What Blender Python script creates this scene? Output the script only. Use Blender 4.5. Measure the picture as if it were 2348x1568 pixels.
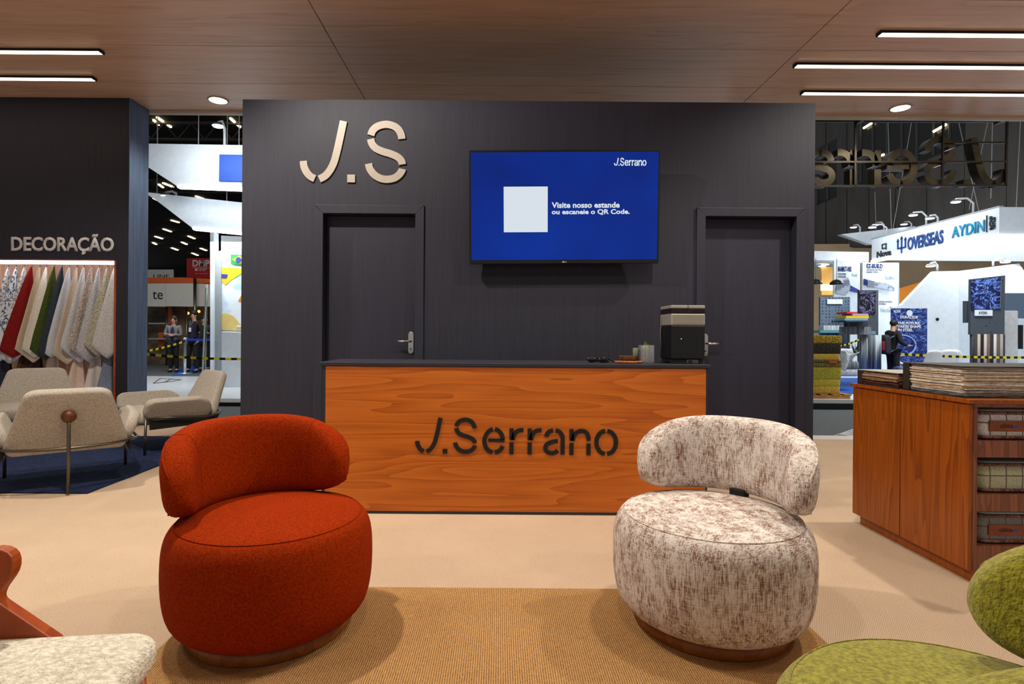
import bpy, bmesh, math, random
from mathutils import Vector, Matrix, Euler
R = random.Random(11)
for _o in list(bpy.data.objects):
    bpy.data.objects.remove(_o)
S = bpy.context.scene
COL = S.collection
PI = math.pi

# ------------------------------------------------------------------ camera
F, CX, CY, RL, H = 1300.0, 1145.0, 766.0, 0.0075, 1.15
cam_d = bpy.data.cameras.new('camera')
cam = bpy.data.objects.new('camera', cam_d)
COL.objects.link(cam)
cam_d.sensor_fit = 'HORIZONTAL'
cam_d.sensor_width = 36.0
cam_d.lens = F / 2348 * 36.0
cam_d.shift_x = (1174 - CX) / 2348
cam_d.shift_y = -(784 - CY) / 2348
cam_d.clip_start = 0.02
cam_d.clip_end = 300
cam.matrix_world = Matrix.Translation((0, 0, H)) @ Matrix.Rotation(PI / 2, 4, 'X') @ Matrix.Rotation(RL, 4, 'Z')
S.camera = cam

# ------------------------------------------------------------------ world, exposure
S.view_settings.view_transform = 'Standard'
S.view_settings.look = 'None'
S.view_settings.gamma = 1.0
S.view_settings.exposure = 0.0
S.view_settings.use_curve_mapping = False
W = bpy.data.worlds.new('hall_ambience')
S.world = W
W.use_nodes = True
W.node_tree.nodes['Background'].inputs[0].default_value = (0.95, 0.97, 1.0, 1)
W.node_tree.nodes['Background'].inputs[1].default_value = 0.36

CEIL = 3.907


def spot(name, loc, target, power, angle=90, blend=0.6, size=0.08, col=(1, 0.9, 0.76)):
    d = bpy.data.lights.new(name, 'SPOT')
    d.energy = power
    d.spot_size = math.radians(angle)
    d.spot_blend = blend
    d.shadow_soft_size = size
    d.color = col
    o = bpy.data.objects.new(name, d)
    COL.objects.link(o)
    o.location = loc
    o.rotation_euler = (Vector(target) - Vector(loc)).to_track_quat('-Z', 'Y').to_euler()
    return o


def area(name, loc, target, power, sx, sy, col=(1, 1, 1)):
    d = bpy.data.lights.new(name, 'AREA')
    d.shape = 'RECTANGLE'
    d.size, d.size_y = sx, sy
    d.energy = power
    d.color = col
    o = bpy.data.objects.new(name, d)
    COL.objects.link(o)
    o.location = loc
    o.rotation_euler = (Vector(target) - Vector(loc)).to_track_quat('-Z', 'Y').to_euler()
    return o


# unseen ceiling spots above the frame: first from the television's shadow, others added
WARM = (1.0, 0.915, 0.80)
spot('unseen_spot', (-1.9, 2.9, 3.86), (-0.3, 3.5, 0.0), 400, 125, 0.5, 0.05, WARM)
spot('unseen_spot', (1.5, 2.7, 3.86), (1.3, 2.7, 0.0), 200, 110, 0.5, 0.05, WARM)
spot('unseen_spot', (-3.6, 3.6, 3.86), (-3.8, 4.6, 0.0), 300, 125, 0.6, 0.05, WARM)
spot('unseen_spot', (3.3, 3.6, 3.86), (2.7, 3.2, 0.0), 320, 125, 0.6, 0.05, WARM)
spot('unseen_spot', (0.0, 1.5, 3.86), (0.0, 1.6, 0.0), 90, 120, 0.6, 0.05, WARM)
spot('unseen_spot', (-3.0, 1.2, 3.86), (-2.2, 1.6, 0.0), 80, 120, 0.6, 0.05, WARM)
spot('unseen_spot', (3.0, 1.2, 3.86), (2.2, 1.6, 0.0), 90, 120, 0.6, 0.05, WARM)
# downlights that the photograph shows at the rear edge of the ceiling
spot('downlight_lamp', (-3.36, 6.73, 3.86), (-3.36, 6.6, 0.0), 120, 140, 0.5, 0.09, WARM)
spot('downlight_lamp', (4.80, 6.81, 3.86), (4.80, 6.7, 0.0), 120, 140, 0.5, 0.09, WARM)
# area lights added to brighten the neighbouring stands, without fixtures
area('booth_fill', (13.6, 17.0, 3.6), (12.5, 17.0, 0), 330, 3.0, 4.0, (0.93, 0.97, 1))
area('booth_fill', (8.3, 9.9, 4.9), (8.6, 12.4, 0.4), 330, 3.0, 2.0, (0.93, 0.97, 1))
area('booth_fill', (11.2, 17.0, 5.2), (12.9, 17.0, 4.1), 80, 4.0, 0.5, (0.93, 0.97, 1))
area('booth_fill', (-5.0, 11.0, 4.9), (-5.2, 12.8, 3.0), 65, 3.0, 0.6, (0.93, 0.97, 1))
area('booth_fill', (-5.8, 11.6, 3.0), (-5.8, 12.2, 0), 100, 2.0, 2.0, (0.93, 0.97, 1))
area('booth_fill', (-9.0, 15.0, 4.5), (-9.2, 17.0, 0.5), 130, 2.0, 2.0, (1, 0.95, 0.88))


# ------------------------------------------------------------------ helpers
def at(x, y, Y):
    dx, dy = x - CX, y - CY
    a, b = dx + dy * RL, dy - dx * RL
    return Vector((a * Y / F, Y, H - b * Y / F))


def onz(x, y, z):
    dx, dy = x - CX, y - CY
    b = dy - dx * RL
    return at(x, y, (H - z) * F / b)


def lin(c):
    return tuple((v / 255 / 12.92) if v <= 10 else ((v / 255 + 0.055) / 1.055) ** 2.4 for v in c)


class MB:
    """collects geometry for one mesh object"""

    def __init__(self):
        self.bm = bmesh.new()

    def _new(self, vs, m):
        return [self.bm.verts.new(m @ Vector(v) if m is not None else Vector(v)) for v in vs]

    def box(self, x0, x1, y0, y1, z0, z1, m=None):
        vs = self._new([(x0, y0, z0), (x1, y0, z0), (x1, y1, z0), (x0, y1, z0),
                        (x0, y0, z1), (x1, y0, z1), (x1, y1, z1), (x0, y1, z1)], m)
        for f in ((3, 2, 1, 0), (4, 5, 6, 7), (0, 1, 5, 4), (1, 2, 6, 5), (2, 3, 7, 6), (3, 0, 4, 7)):
            self.bm.faces.new([vs[i] for i in f])
        return self

    def prism(self, poly, d0, d1, m=None):
        """poly in local xy, extruded along local z from d0 to d1"""
        n = len(poly)
        a = self._new([(p[0], p[1], d0) for p in poly], m)
        b = self._new([(p[0], p[1], d1) for p in poly], m)
        self.bm.faces.new(list(reversed(a)))
        self.bm.faces.new(b)
        for i in range(n):
            j = (i + 1) % n
            self.bm.faces.new([a[i], a[j], b[j], b[i]])
        return self

    def slab(self, pts, d):
        """flat polygon of 3d points, thickened by the vector d"""
        d = Vector(d)
        a = self._new(pts, None)
        b = self._new([Vector(p) + d for p in pts], None)
        self.bm.faces.new(list(reversed(a)))
        self.bm.faces.new(b)
        n = len(pts)
        for i in range(n):
            j = (i + 1) % n
            self.bm.faces.new([a[i], a[j], b[j], b[i]])
        return self

    def ribbon(self, pts, w, d0, d1, m=None):
        """thick letter stroke: polyline in local xy with butt ends, extruded in z"""
        P = [Vector((p[0], p[1])) for p in pts]
        L, Rr = [], []
        for i, p in enumerate(P):
            if i == 0:
                t = (P[1] - P[0])
            elif i == len(P) - 1:
                t = (P[-1] - P[-2])
            else:
                t = (P[i + 1] - P[i]).normalized() + (P[i] - P[i - 1]).normalized()
            t.normalize()
            nn = Vector((-t.y, t.x)) * (w / 2)
            L.append(p + nn)
            Rr.append(p - nn)
        la = self._new([(p.x, p.y, d0) for p in L], m)
        ra = self._new([(p.x, p.y, d0) for p in Rr], m)
        lb = self._new([(p.x, p.y, d1) for p in L], m)
        rb = self._new([(p.x, p.y, d1) for p in Rr], m)
        k = len(P)
        fn = self.bm.faces.new
        for i in range(k - 1):
            fn([la[i], la[i + 1], ra[i + 1], ra[i]])
            fn([lb[i], rb[i], rb[i + 1], lb[i + 1]])
            fn([la[i], lb[i], lb[i + 1], la[i + 1]])
            fn([ra[i], ra[i + 1], rb[i + 1], rb[i]])
        fn([la[0], ra[0], rb[0], lb[0]])
        fn([la[-1], lb[-1], rb[-1], ra[-1]])
        return self

    def tube(self, pts, r, n=8, closed=False, m=None):
        P = [Vector(p) for p in pts]
        k = len(P)
        rs = r if isinstance(r, (list, tuple)) else [r] * k
        rings = []
        up = None
        for i, p in enumerate(P):
            if closed:
                t = P[(i + 1) % k] - P[i - 1]
            else:
                t = P[min(i + 1, k - 1)] - P[max(i - 1, 0)]
            t.normalize()
            if up is None:
                up = t.orthogonal().normalized()
            up = (up - t * up.dot(t))
            if up.length < 1e-6:
                up = t.orthogonal()
            up.normalize()
            s = t.cross(up)
            rings.append(self._new([p + (up * math.cos(2 * PI * j / n) + s * math.sin(2 * PI * j / n)) * rs[i]
                                    for j in range(n)], m))
        for i in range(k if closed else k - 1):
            a, b = rings[i], rings[(i + 1) % k]
            for j in range(n):
                self.bm.faces.new([a[j], a[(j + 1) % n], b[(j + 1) % n], b[j]])
        if not closed:
            self.bm.faces.new(list(reversed(rings[0])))
            self.bm.faces.new(rings[-1])
        return self

    def lathe(self, prof, n=48, c=(0, 0, 0), m=None, sx=1, sy=1, cap=True):
        c = Vector(c)
        rings = []
        for r, z in prof:
            if r < 1e-5:
                rings.append(self._new([c + Vector((0, 0, z))], m))
            else:
                rings.append(self._new([c + Vector((r * sx * math.cos(2 * PI * j / n), r * sy * math.sin(2 * PI * j / n), z))
                                        for j in range(n)], m))
        for a, b in zip(rings, rings[1:]):
            for j in range(n):
                q = [a[j % len(a)], a[(j + 1) % len(a)], b[(j + 1) % len(b)], b[j % len(b)]]
                u = []
                for v in q:
                    if v not in u:
                        u.append(v)
                if len(u) > 2:
                    self.bm.faces.new(u)
        if cap and len(rings[0]) > 1:
            self.bm.faces.new(list(reversed(rings[0])))
        if cap and len(rings[-1]) > 1:
            self.bm.faces.new(rings[-1])
        return self

    def ball(self, c, r, sx=1, sy=1, sz=1, n=16, m=None):
        k = n // 2
        prof = [(r * math.sin(PI * i / k), -r * sz * math.cos(PI * i / k)) for i in range(k + 1)]
        prof[0] = (0, -r * sz)
        prof[-1] = (0, r * sz)
        return self.lathe(prof, n, c, m, sx, sy)

    def grid(self, fn, nu, nv, m=None, closed_u=False):
        vs = [[None] * (nu + (0 if closed_u else 1)) for _ in range(nv + 1)]
        for j in range(nv + 1):
            for i in range(nu + (0 if closed_u else 1)):
                vs[j][i] = self._new([fn(i / nu, j / nv)], m)[0]
        k = nu + (0 if closed_u else 1)
        for j in range(nv):
            for i in range(nu):
                self.bm.faces.new([vs[j][i], vs[j][(i + 1) % k], vs[j + 1][(i + 1) % k], vs[j + 1][i]])
        return self

    def build(self, name, mat, parent=None, smooth=False, bevel=0, seg=2, world=False, keep=False, solid=0, subd=0):
        bm = self.bm
        bmesh.ops.recalc_face_normals(bm, faces=bm.faces)
        loc = Vector((0, 0, 0))
        if parent is None and not keep:
            xs = [v.co.x for v in bm.verts]
            ys = [v.co.y for v in bm.verts]
            zs = [v.co.z for v in bm.verts]
            loc = Vector(((min(xs) + max(xs)) / 2, (min(ys) + max(ys)) / 2, min(zs)))
            bmesh.ops.translate(bm, verts=bm.verts, vec=-loc)
        elif parent is not None and world:
            inv = wm(parent).inverted()
            bmesh.ops.transform(bm, matrix=inv, verts=bm.verts)
        me = bpy.data.meshes.new(name)
        bm.to_mesh(me)
        bm.free()
        if smooth:
            for p in me.polygons:
                p.use_smooth = True
        o = bpy.data.objects.new(name, me)
        COL.objects.link(o)
        o.location = loc
        if mat is not None:
            me.materials.append(mat)
        if parent is not None:
            o.parent = parent
        if solid:
            md = o.modifiers.new('thickness', 'SOLIDIFY')
            md.thickness = solid
            md.offset = 0
        if bevel:
            md = o.modifiers.new('bevel', 'BEVEL')
            md.width = bevel
            md.segments = seg
            md.limit_method = 'ANGLE'
            md.angle_limit = 0.7
        if subd:
            md = o.modifiers.new('subdivision', 'SUBSURF')
            md.levels = md.render_levels = subd
        return o


def wm(o):
    m = o.matrix_basis.copy()
    while o.parent is not None:
        o = o.parent
        m = o.matrix_basis @ m
    return m


def tag(o, label=None, cat=None, group=None, kind=None):
    if label:
        o['label'] = label
    if cat:
        o['category'] = cat
    if group:
        o['group'] = group
    if kind:
        o['kind'] = kind
    return o


def thing(name, label, cat, loc=(0, 0, 0), rz=0.0, group=None, rot=None):
    o = bpy.data.objects.new(name, None)
    COL.objects.link(o)
    o.location = loc
    o.rotation_euler = rot if rot is not None else (0, 0, rz)
    o.empty_display_size = 0.1
    return tag(o, label, cat, group)


def struct(o):
    o['kind'] = 'structure'
    return o


def copy_tree(o, parent=None):
    c = o.copy()
    COL.objects.link(c)
    c.parent = parent
    for ch in [q for q in bpy.data.objects if q.parent == o]:
        copy_tree(ch, c)
    return c


def text(name, body, m, w, h, mat, parent=None, depth=0.004, bold=0.0, world=True):
    """lettering fitted into a w x h box; m maps x right, y up, z out of the surface"""
    cu = bpy.data.curves.new(name, 'FONT')
    cu.body = body
    cu.extrude = 0.0
    cu.offset = bold
    cu.resolution_u = 3
    cu.space_line = 0.9
    tmp = bpy.data.objects.new('tmp_text', cu)
    COL.objects.link(tmp)
    bpy.context.view_layer.update()
    dg = bpy.context.evaluated_depsgraph_get()
    me = bpy.data.meshes.new_from_object(tmp.evaluated_get(dg))
    bpy.data.objects.remove(tmp)
    xs = [v.co.x for v in me.vertices]
    ys = [v.co.y for v in me.vertices]
    x0, x1, y0, y1 = min(xs), max(xs), min(ys), max(ys)
    b = MB()
    b.bm.from_mesh(me)
    bpy.data.meshes.remove(me)
    for v in b.bm.verts:
        v.co = Vector(((v.co.x - x0) / (x1 - x0) * w, (v.co.y - y0) / (y1 - y0) * h, 0.0))
    if depth:
        r = bmesh.ops.extrude_face_region(b.bm, geom=list(b.bm.faces))
        ex = [g for g in r['geom'] if isinstance(g, bmesh.types.BMVert)]
        bmesh.ops.translate(b.bm, verts=ex, vec=(0, 0, depth))
    bmesh.ops.transform(b.bm, matrix=m, verts=b.bm.verts)
    return b.build(name, mat, parent, world=world)


def plane_m(o, xr, yu):
    """matrix with origin o, local x along xr, y along yu, z = x cross y"""
    x = Vector(xr).normalized()
    y = Vector(yu).normalized()
    z = x.cross(y).normalized()
    y = z.cross(x)
    m = Matrix((x, y, z)).transposed().to_4x4()
    m.translation = Vector(o)
    return m


FRONT = ((1, 0, 0), (0, 0, 1))      # a surface that faces the camera (-Y)


# ------------------------------------------------------------------ materials
MATS = {}


def nodes(name):
    m = bpy.data.materials.new(name)
    m.use_nodes = True
    nt = m.node_tree
    return m, nt, nt.nodes['Principled BSDF']


def ramp(nt, fac, stops):
    r = nt.nodes.new('ShaderNodeValToRGB')
    e = r.color_ramp.elements
    while len(e) < len(stops):
        e.new(0.5)
    for i, (p, c) in enumerate(stops):
        e[i].position = p
        e[i].color = (*c, 1)
    nt.links.new(fac, r.inputs[0])
    return r.outputs[0]


def noise(nt, sc, detail=3, rough=0.6, dist=0.0, rot=(0, 0, 0)):
    tc = nt.nodes.new('ShaderNodeTexCoord')
    mp = nt.nodes.new('ShaderNodeMapping')
    mp.inputs['Scale'].default_value = sc
    mp.inputs['Rotation'].default_value = rot
    nt.links.new(tc.outputs['Object'], mp.inputs[0])
    n = nt.nodes.new('ShaderNodeTexNoise')
    n.inputs['Scale'].default_value = 1.0
    n.inputs['Detail'].default_value = detail
    n.inputs['Roughness'].default_value = rough
    n.inputs['Distortion'].default_value = dist
    nt.links.new(mp.outputs[0], n.inputs['Vector'])
    return n.outputs['Fac']


def math2(nt, op, a, b):
    n = nt.nodes.new('ShaderNodeMath')
    n.operation = op
    for i, v in enumerate((a, b)):
        if isinstance(v, (int, float)):
            n.inputs[i].default_value = v
        else:
            nt.links.new(v, n.inputs[i])
    return n.outputs[0]


def bump(nt, bs, fac, strength, dist=0.01):
    b = nt.nodes.new('ShaderNodeBump')
    b.inputs['Strength'].default_value = strength
    b.inputs['Distance'].default_value = dist
    nt.links.new(fac, b.inputs['Height'])
    nt.links.new(b.outputs[0], bs.inputs['Normal'])


def mat(name, c, c2=None, sc=(8, 8, 8), rough=0.6, metal=0.0, bmp=0.0, bsc=None, lo=0.35, hi=0.65,
        emit=0.0, detail=3, spec=0.4, sheen=0.0, trans=0.0, rot=(0, 0, 0)):
    if name in MATS:
        return MATS[name]
    m, nt, bs = nodes(name)
    c = lin(c)
    bs.inputs['Base Color'].default_value = (*c, 1)
    bs.inputs['Roughness'].default_value = rough
    bs.inputs['Metallic'].default_value = metal
    bs.inputs['Specular IOR Level'].default_value = spec
    if sheen:
        bs.inputs['Sheen Weight'].default_value = sheen
        bs.inputs['Sheen Roughness'].default_value = 0.5
    if trans:
        bs.inputs['Transmission Weight'].default_value = trans
    if c2 is None:
        c2 = tuple(min(255, v) for v in (c[0], c[1], c[2]))
        c2l = tuple(v * 0.93 for v in c)
    else:
        c2l = lin(c2)
    f = noise(nt, sc, detail, rot=rot)
    col = ramp(nt, f, [(lo, c2l), (hi, c)])
    nt.links.new(col, bs.inputs['Base Color'])
    if bmp:
        fb = noise(nt, bsc or sc, 2)
        bump(nt, bs, fb, bmp)
    if emit:
        bs.inputs['Emission Color'].default_value = (*c, 1)
        bs.inputs['Emission Strength'].default_value = emit
    MATS[name] = m
    return m


def wood(name, dark, mid, light, grain, fig, lines=11.0, rough=0.42, mix=0.5, spec=0.4, dist=0.4):
    """grain, fig: coordinate scales of the fine fibre and of the large figure"""
    if name in MATS:
        return MATS[name]
    m, nt, bs = nodes(name)
    g = noise(nt, grain, 4, 0.65)
    n = noise(nt, fig, 2, 0.45, dist)
    fr = math2(nt, 'FRACT', math2(nt, 'MULTIPLY', n, lines), 0)
    fac = math2(nt, 'ADD', math2(nt, 'MULTIPLY', g, 1 - mix), math2(nt, 'MULTIPLY', fr, mix))
    col = ramp(nt, fac, [(0.2, lin(dark)), (0.45, lin(mid)), (0.8, lin(light))])
    nt.links.new(col, bs.inputs['Base Color'])
    bs.inputs['Roughness'].default_value = rough
    bs.inputs['Specular IOR Level'].default_value = spec
    bump(nt, bs, g, 0.06, 0.002)
    MATS[name] = m
    return m


def glow(name, c, strength):
    if name in MATS:
        return MATS[name]
    m, nt, bs = nodes(name)
    bs.inputs['Base Color'].default_value = (*lin(c), 1)
    bs.inputs['Emission Color'].default_value = (*lin(c), 1)
    bs.inputs['Emission Strength'].default_value = strength
    MATS[name] = m
    return m


def tweed(name, light, dark, thr=0.5):
    m, nt, bs = nodes(name)
    a = noise(nt, (300, 300, 14), 2, 0.6)
    b = noise(nt, (34, 34, 380), 2, 0.6)
    e = noise(nt, (60, 200, 40), 2, 0.6)
    low = noise(nt, (22, 22, 10), 3, 0.6)
    s = math2(nt, 'ADD', math2(nt, 'MULTIPLY', a, 0.42), math2(nt, 'MULTIPLY', b, 0.30))
    s = math2(nt, 'ADD', s, math2(nt, 'MULTIPLY', e, 0.28))
    s = math2(nt, 'ADD', s, math2(nt, 'MULTIPLY', math2(nt, 'SUBTRACT', low, 0.5), 0.36))
    col = ramp(nt, s, [(thr - 0.10, lin(dark)), (thr - 0.01, tuple((p + q) / 2 for p, q in zip(lin(dark), lin(light)))), (thr + 0.07, lin(light))])
    nt.links.new(col, bs.inputs['Base Color'])
    bs.inputs['Roughness'].default_value = 0.9
    bs.inputs['Specular IOR Level'].default_value = 0.15
    bump(nt, bs, s, 0.5, 0.004)
    MATS[name] = m
    return m


M_ceil = wood('ceiling_wood', (186, 142, 112), (214, 170, 138), (230, 188, 156), (1.2, 26, 26), (0.5, 5, 5), 4, 0.36, 0.18, 0.45)
M_gap = mat('dark_gap', (16, 12, 10), rough=0.9)
M_wall = mat('charcoal_wall', (38, 38, 51), (33, 33, 45), (60, 60, 2), 0.62, bmp=0.05, bsc=(220, 220, 30), spec=0.35)
M_trim = mat('charcoal_trim', (39, 39, 53), (35, 35, 48), (40, 40, 2), 0.55, spec=0.35)
M_bluewall_lit = mat('slate_blue_lit', (92, 110, 140), (74, 90, 118), (30, 30, 1.6), 0.6)  # lightened in the colour for hall light falling on the wall's end face
M_counter_w = wood('orange_cherry_veneer', (152, 74, 12), (184, 96, 22), (202, 112, 34), (2.0, 60, 120), (0.42, 1, 5.0), 13, 0.4, 0.36, dist=0.15)
M_cab_w = wood('cabinet_veneer', (100, 46, 6), (142, 70, 12), (160, 84, 20), (75, 75, 2.2), (8, 8, 0.35), 12, 0.36, 0.34, dist=0.15)
M_cab_in = wood('cabinet_front_veneer', (98, 56, 38), (128, 76, 52), (148, 92, 64), (75, 75, 2.2), (9, 9, 0.6), 7, 0.42, 0.4)
M_niche_w = wood('niche_veneer', (166, 120, 88), (190, 144, 108), (206, 164, 128), (40, 40, 2), (8, 8, 0.6), 6, 0.5, 0.3)
def ribbed(name, light, dark, period, ang, wob, bmp, blot):
    """woven floor covering with fine parallel ribs"""
    m, nt, bs = nodes(name)
    tc = nt.nodes.new('ShaderNodeTexCoord')
    mp = nt.nodes.new('ShaderNodeMapping')
    mp.inputs['Rotation'].default_value = (0, 0, ang)
    nt.links.new(tc.outputs['Object'], mp.inputs[0])
    wv = nt.nodes.new('ShaderNodeTexWave')
    wv.inputs['Scale'].default_value = 2 * PI / (20 * period)
    wv.inputs['Distortion'].default_value = wob
    wv.inputs['Detail'].default_value = 2
    wv.inputs['Detail Scale'].default_value = 1.5
    nt.links.new(mp.outputs[0], wv.inputs['Vector'])
    n = noise(nt, (160, 160, 160), 3)
    n2 = noise(nt, (2.2, 2.2, 2.2), 3)
    f = math2(nt, 'ADD', math2(nt, 'MULTIPLY', wv.outputs['Fac'], 0.34), math2(nt, 'MULTIPLY', n, 0.66 - blot))
    f = math2(nt, 'ADD', f, math2(nt, 'MULTIPLY', n2, blot))
    c = ramp(nt, f, [(0.28, lin(dark)), (0.68, lin(light))])
    nt.links.new(c, bs.inputs['Base Color'])
    bs.inputs['Roughness'].default_value = 0.95
    bs.inputs['Specular IOR Level'].default_value = 0.1
    bump(nt, bs, f, bmp, 0.004)
    MATS[name] = m
    return m


M_floor = ribbed('beige_carpet', (202, 178, 152), (160, 137, 112), 0.0065, 0.5, 2.0, 0.5, 0.2)
M_sisal = ribbed('sisal_weave', (190, 148, 96), (112, 78, 44), 0.008, 0.0, 1.2, 0.6, 0.16)
M_navy = mat('navy_rug', (38, 50, 80), (28, 36, 60), (30, 30, 30), 0.95, bmp=0.5, bsc=(160, 160, 160), spec=0.1)
M_black = mat('black_plastic', (14, 14, 15), rough=0.35)
M_blackm = mat('black_matte', (17, 16, 16), rough=0.7)
M_chrome = mat('chrome', (205, 200, 190), rough=0.18, metal=1.0)
M_steel = mat('brushed_steel', (120, 118, 112), rough=0.35, metal=1.0)
M_white = mat('white_paint', (226, 232, 236), rough=0.5)
M_whitef = mat('white_floor_gloss', (226, 232, 236), rough=0.2)
M_letter = mat('champagne_letter', (168, 158, 146), rough=0.45)
M_letterg = mat('pale_grey_letter', (200, 198, 196), rough=0.5)
M_led = glow('led_diffuser', (255, 236, 205), 9.0)
M_ledw = glow('led_diffuser_cool', (240, 246, 255), 7.0)
M_down = glow('downlight_lens', (255, 240, 212), 14.0)
M_red = mat('rust_red_felt', (152, 48, 6), (124, 34, 3), (120, 120, 120), 0.95, bmp=0.35, bsc=(240, 240, 240), spec=0.05)
M_tweed = tweed('cream_brown_tweed', (222, 214, 206), (124, 84, 62), 0.485)
M_green = mat('moss_green_mohair', (158, 152, 48), (112, 108, 26), (90, 90, 60), 0.95, bmp=0.7, bsc=(170, 170, 120), spec=0.1, sheen=0.3)
M_boucle = mat('cream_boucle', (226, 220, 204), (186, 178, 158), (70, 70, 70), 0.95, bmp=0.8, bsc=(120, 120, 120), spec=0.1)
M_greige = mat('greige_weave', (182, 174, 162), (150, 141, 128), (160, 160, 60), 0.95, bmp=0.35, bsc=(210, 210, 120), spec=0.1)
M_plinth = wood('walnut_plinth', (98, 50, 12), (130, 72, 22), (150, 88, 32), (30, 30, 60), (4, 4, 4), 4, 0.45, 0.2)
M_frame = wood('teak_frame', (116, 44, 10), (150, 64, 18), (172, 82, 28), (30, 30, 8), (4, 4, 2), 5, 0.4, 0.25)

# ================================================================== THE STAND: floor, ceiling, walls
b = MB()
b.prism([(-9.5, -3.0), (9.5, -3.0), (9.5, 6.35), (2.3, 6.35), (2.3, 7.05), (-9.5, 7.05)], -0.10, 0.0)
struct(b.build('floor', M_floor, keep=True))
b = MB().box(2.3, 9.5, 6.353, 6.62, -0.10, -0.004)
struct(b.build('trim_1', mat('pale_edge_strip', (214, 212, 204), rough=0.4), keep=True))

# ceiling: backing slab with separate veneered panels
ceil = struct(MB().box(-9.5, 9.5, -3.0, 7.07, CEIL + 0.02, CEIL + 0.12).build('ceiling', M_gap, keep=True))
xs = [-9.5, -6.07, -1.605, 2.865, 7.33, 9.5]
ys = [7.07, 6.29, 5.46, 4.63, 3.80, 2.97, 2.14, 1.31, 0.48, -0.35, -1.18, -3.0]
for i in range(5):
    for j in range(len(ys) - 1):
        g = 0.0045
        MB().box(xs[i] + g, xs[i + 1] - g, ys[j + 1] + g, ys[j] - g, CEIL, CEIL + 0.0195).build('ceiling_panel', M_ceil, ceil)
# pale aluminium edge of the ceiling
struct(MB().box(-9.5, 9.5, 7.072, 7.13, CEIL - 0.035, CEIL + 0.12).build('trim_2', mat('aluminium_edge', (196, 184, 170), rough=0.5), keep=True))

# linear LED profiles
GL = 'linear LED profiles under the wooden ceiling'
led_specs = [(3.41, 8.6, 5.124, 'nearest and highest of the three glowing LED bars at right', 1),
             (2.97, 8.6, 5.735, 'middle of the three glowing LED bars on the right ceiling, longest', 1),
             (3.385, 8.6, 6.378, 'lowest of the three glowing LED bars, beside the right downlight', 1),
             (-8.6, -3.925, 5.565, 'upper of the two glowing LED bars on the left ceiling', -1),
             (-8.6, -4.42, 6.158, 'lower of the two glowing LED bars on the left ceiling', -1)]
for x0, x1, y, lab, sgn in led_specs:
    t = thing('led_profile', lab, 'ceiling light', ((x0 + x1) / 2, y, CEIL - 0.03), group=GL)
    h = (x1 - x0) / 2
    MB().box(-h, h, -0.034, 0.034, 0.004, 0.0295).build('housing', M_black, t)
    MB().box(-h + 0.012, h - 0.012, -0.029, 0.029, 0.0, 0.004).build('diffuser', M_led, t)
    e = -h if sgn > 0 else h
    MB().box(e - 0.006, e + 0.006, -0.036, 0.036, -0.001, 0.0296).build('end_cap', M_blackm, t)
for x, y, lab in ((-3.363, 6.737, 'round recessed downlight left of the charcoal wall'),
                  (4.80, 6.814, 'round recessed downlight above the hanging metal sign')):
    t = thing('downlight', lab, 'ceiling light', (x, y, CEIL - 0.012), group='recessed downlights')
    MB().lathe([(0.098, 0.0115), (0.118, 0.0115), (0.116, 0.004), (0.108, 0.0), (0.099, 0.002)], 40, cap=False).build('ring', mat('downlight_ring', (180, 165, 140), rough=0.4), t, True)
    MB().lathe([(0, 0.003), (0.099, 0.003), (0.099, 0.0115), (0, 0.0115)], 40).build('lens', M_down, t)

# ---------------------------------------------------------------- central charcoal wall block
WY = 4.52
XL, XR, WT = -2.06, 2.506, 3.01
D1 = (-1.408, -0.675)
D2 = (1.634, 2.357)
DH = 2.10
b = MB()
T = 0.12
b.box(XL, D1[0], WY, WY + T, 0, WT - 0.004)
b.box(D1[0], D1[1], WY, WY + T, DH, WT)
b.box(D1[1], D2[0], WY, WY + T, 0, WT)
b.box(D2[0], D2[1], WY, WY + T, DH, WT)
b.box(D2[1], XR, WY, WY + T, 0, WT)
b.box(XL, XL + T, WY + T, WY + 1.5, 0, WT)
b.box(XR - T, XR, WY + T, WY + 1.5, 0, WT)
b.box(XL, XR, WY + 1.5, WY + 1.5 + T, 0, WT)
b.box(XL, XR, WY + T, WY + 1.5, WT - 0.03, WT)
wall = struct(b.build('wall_back', M_wall, keep=True))

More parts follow.
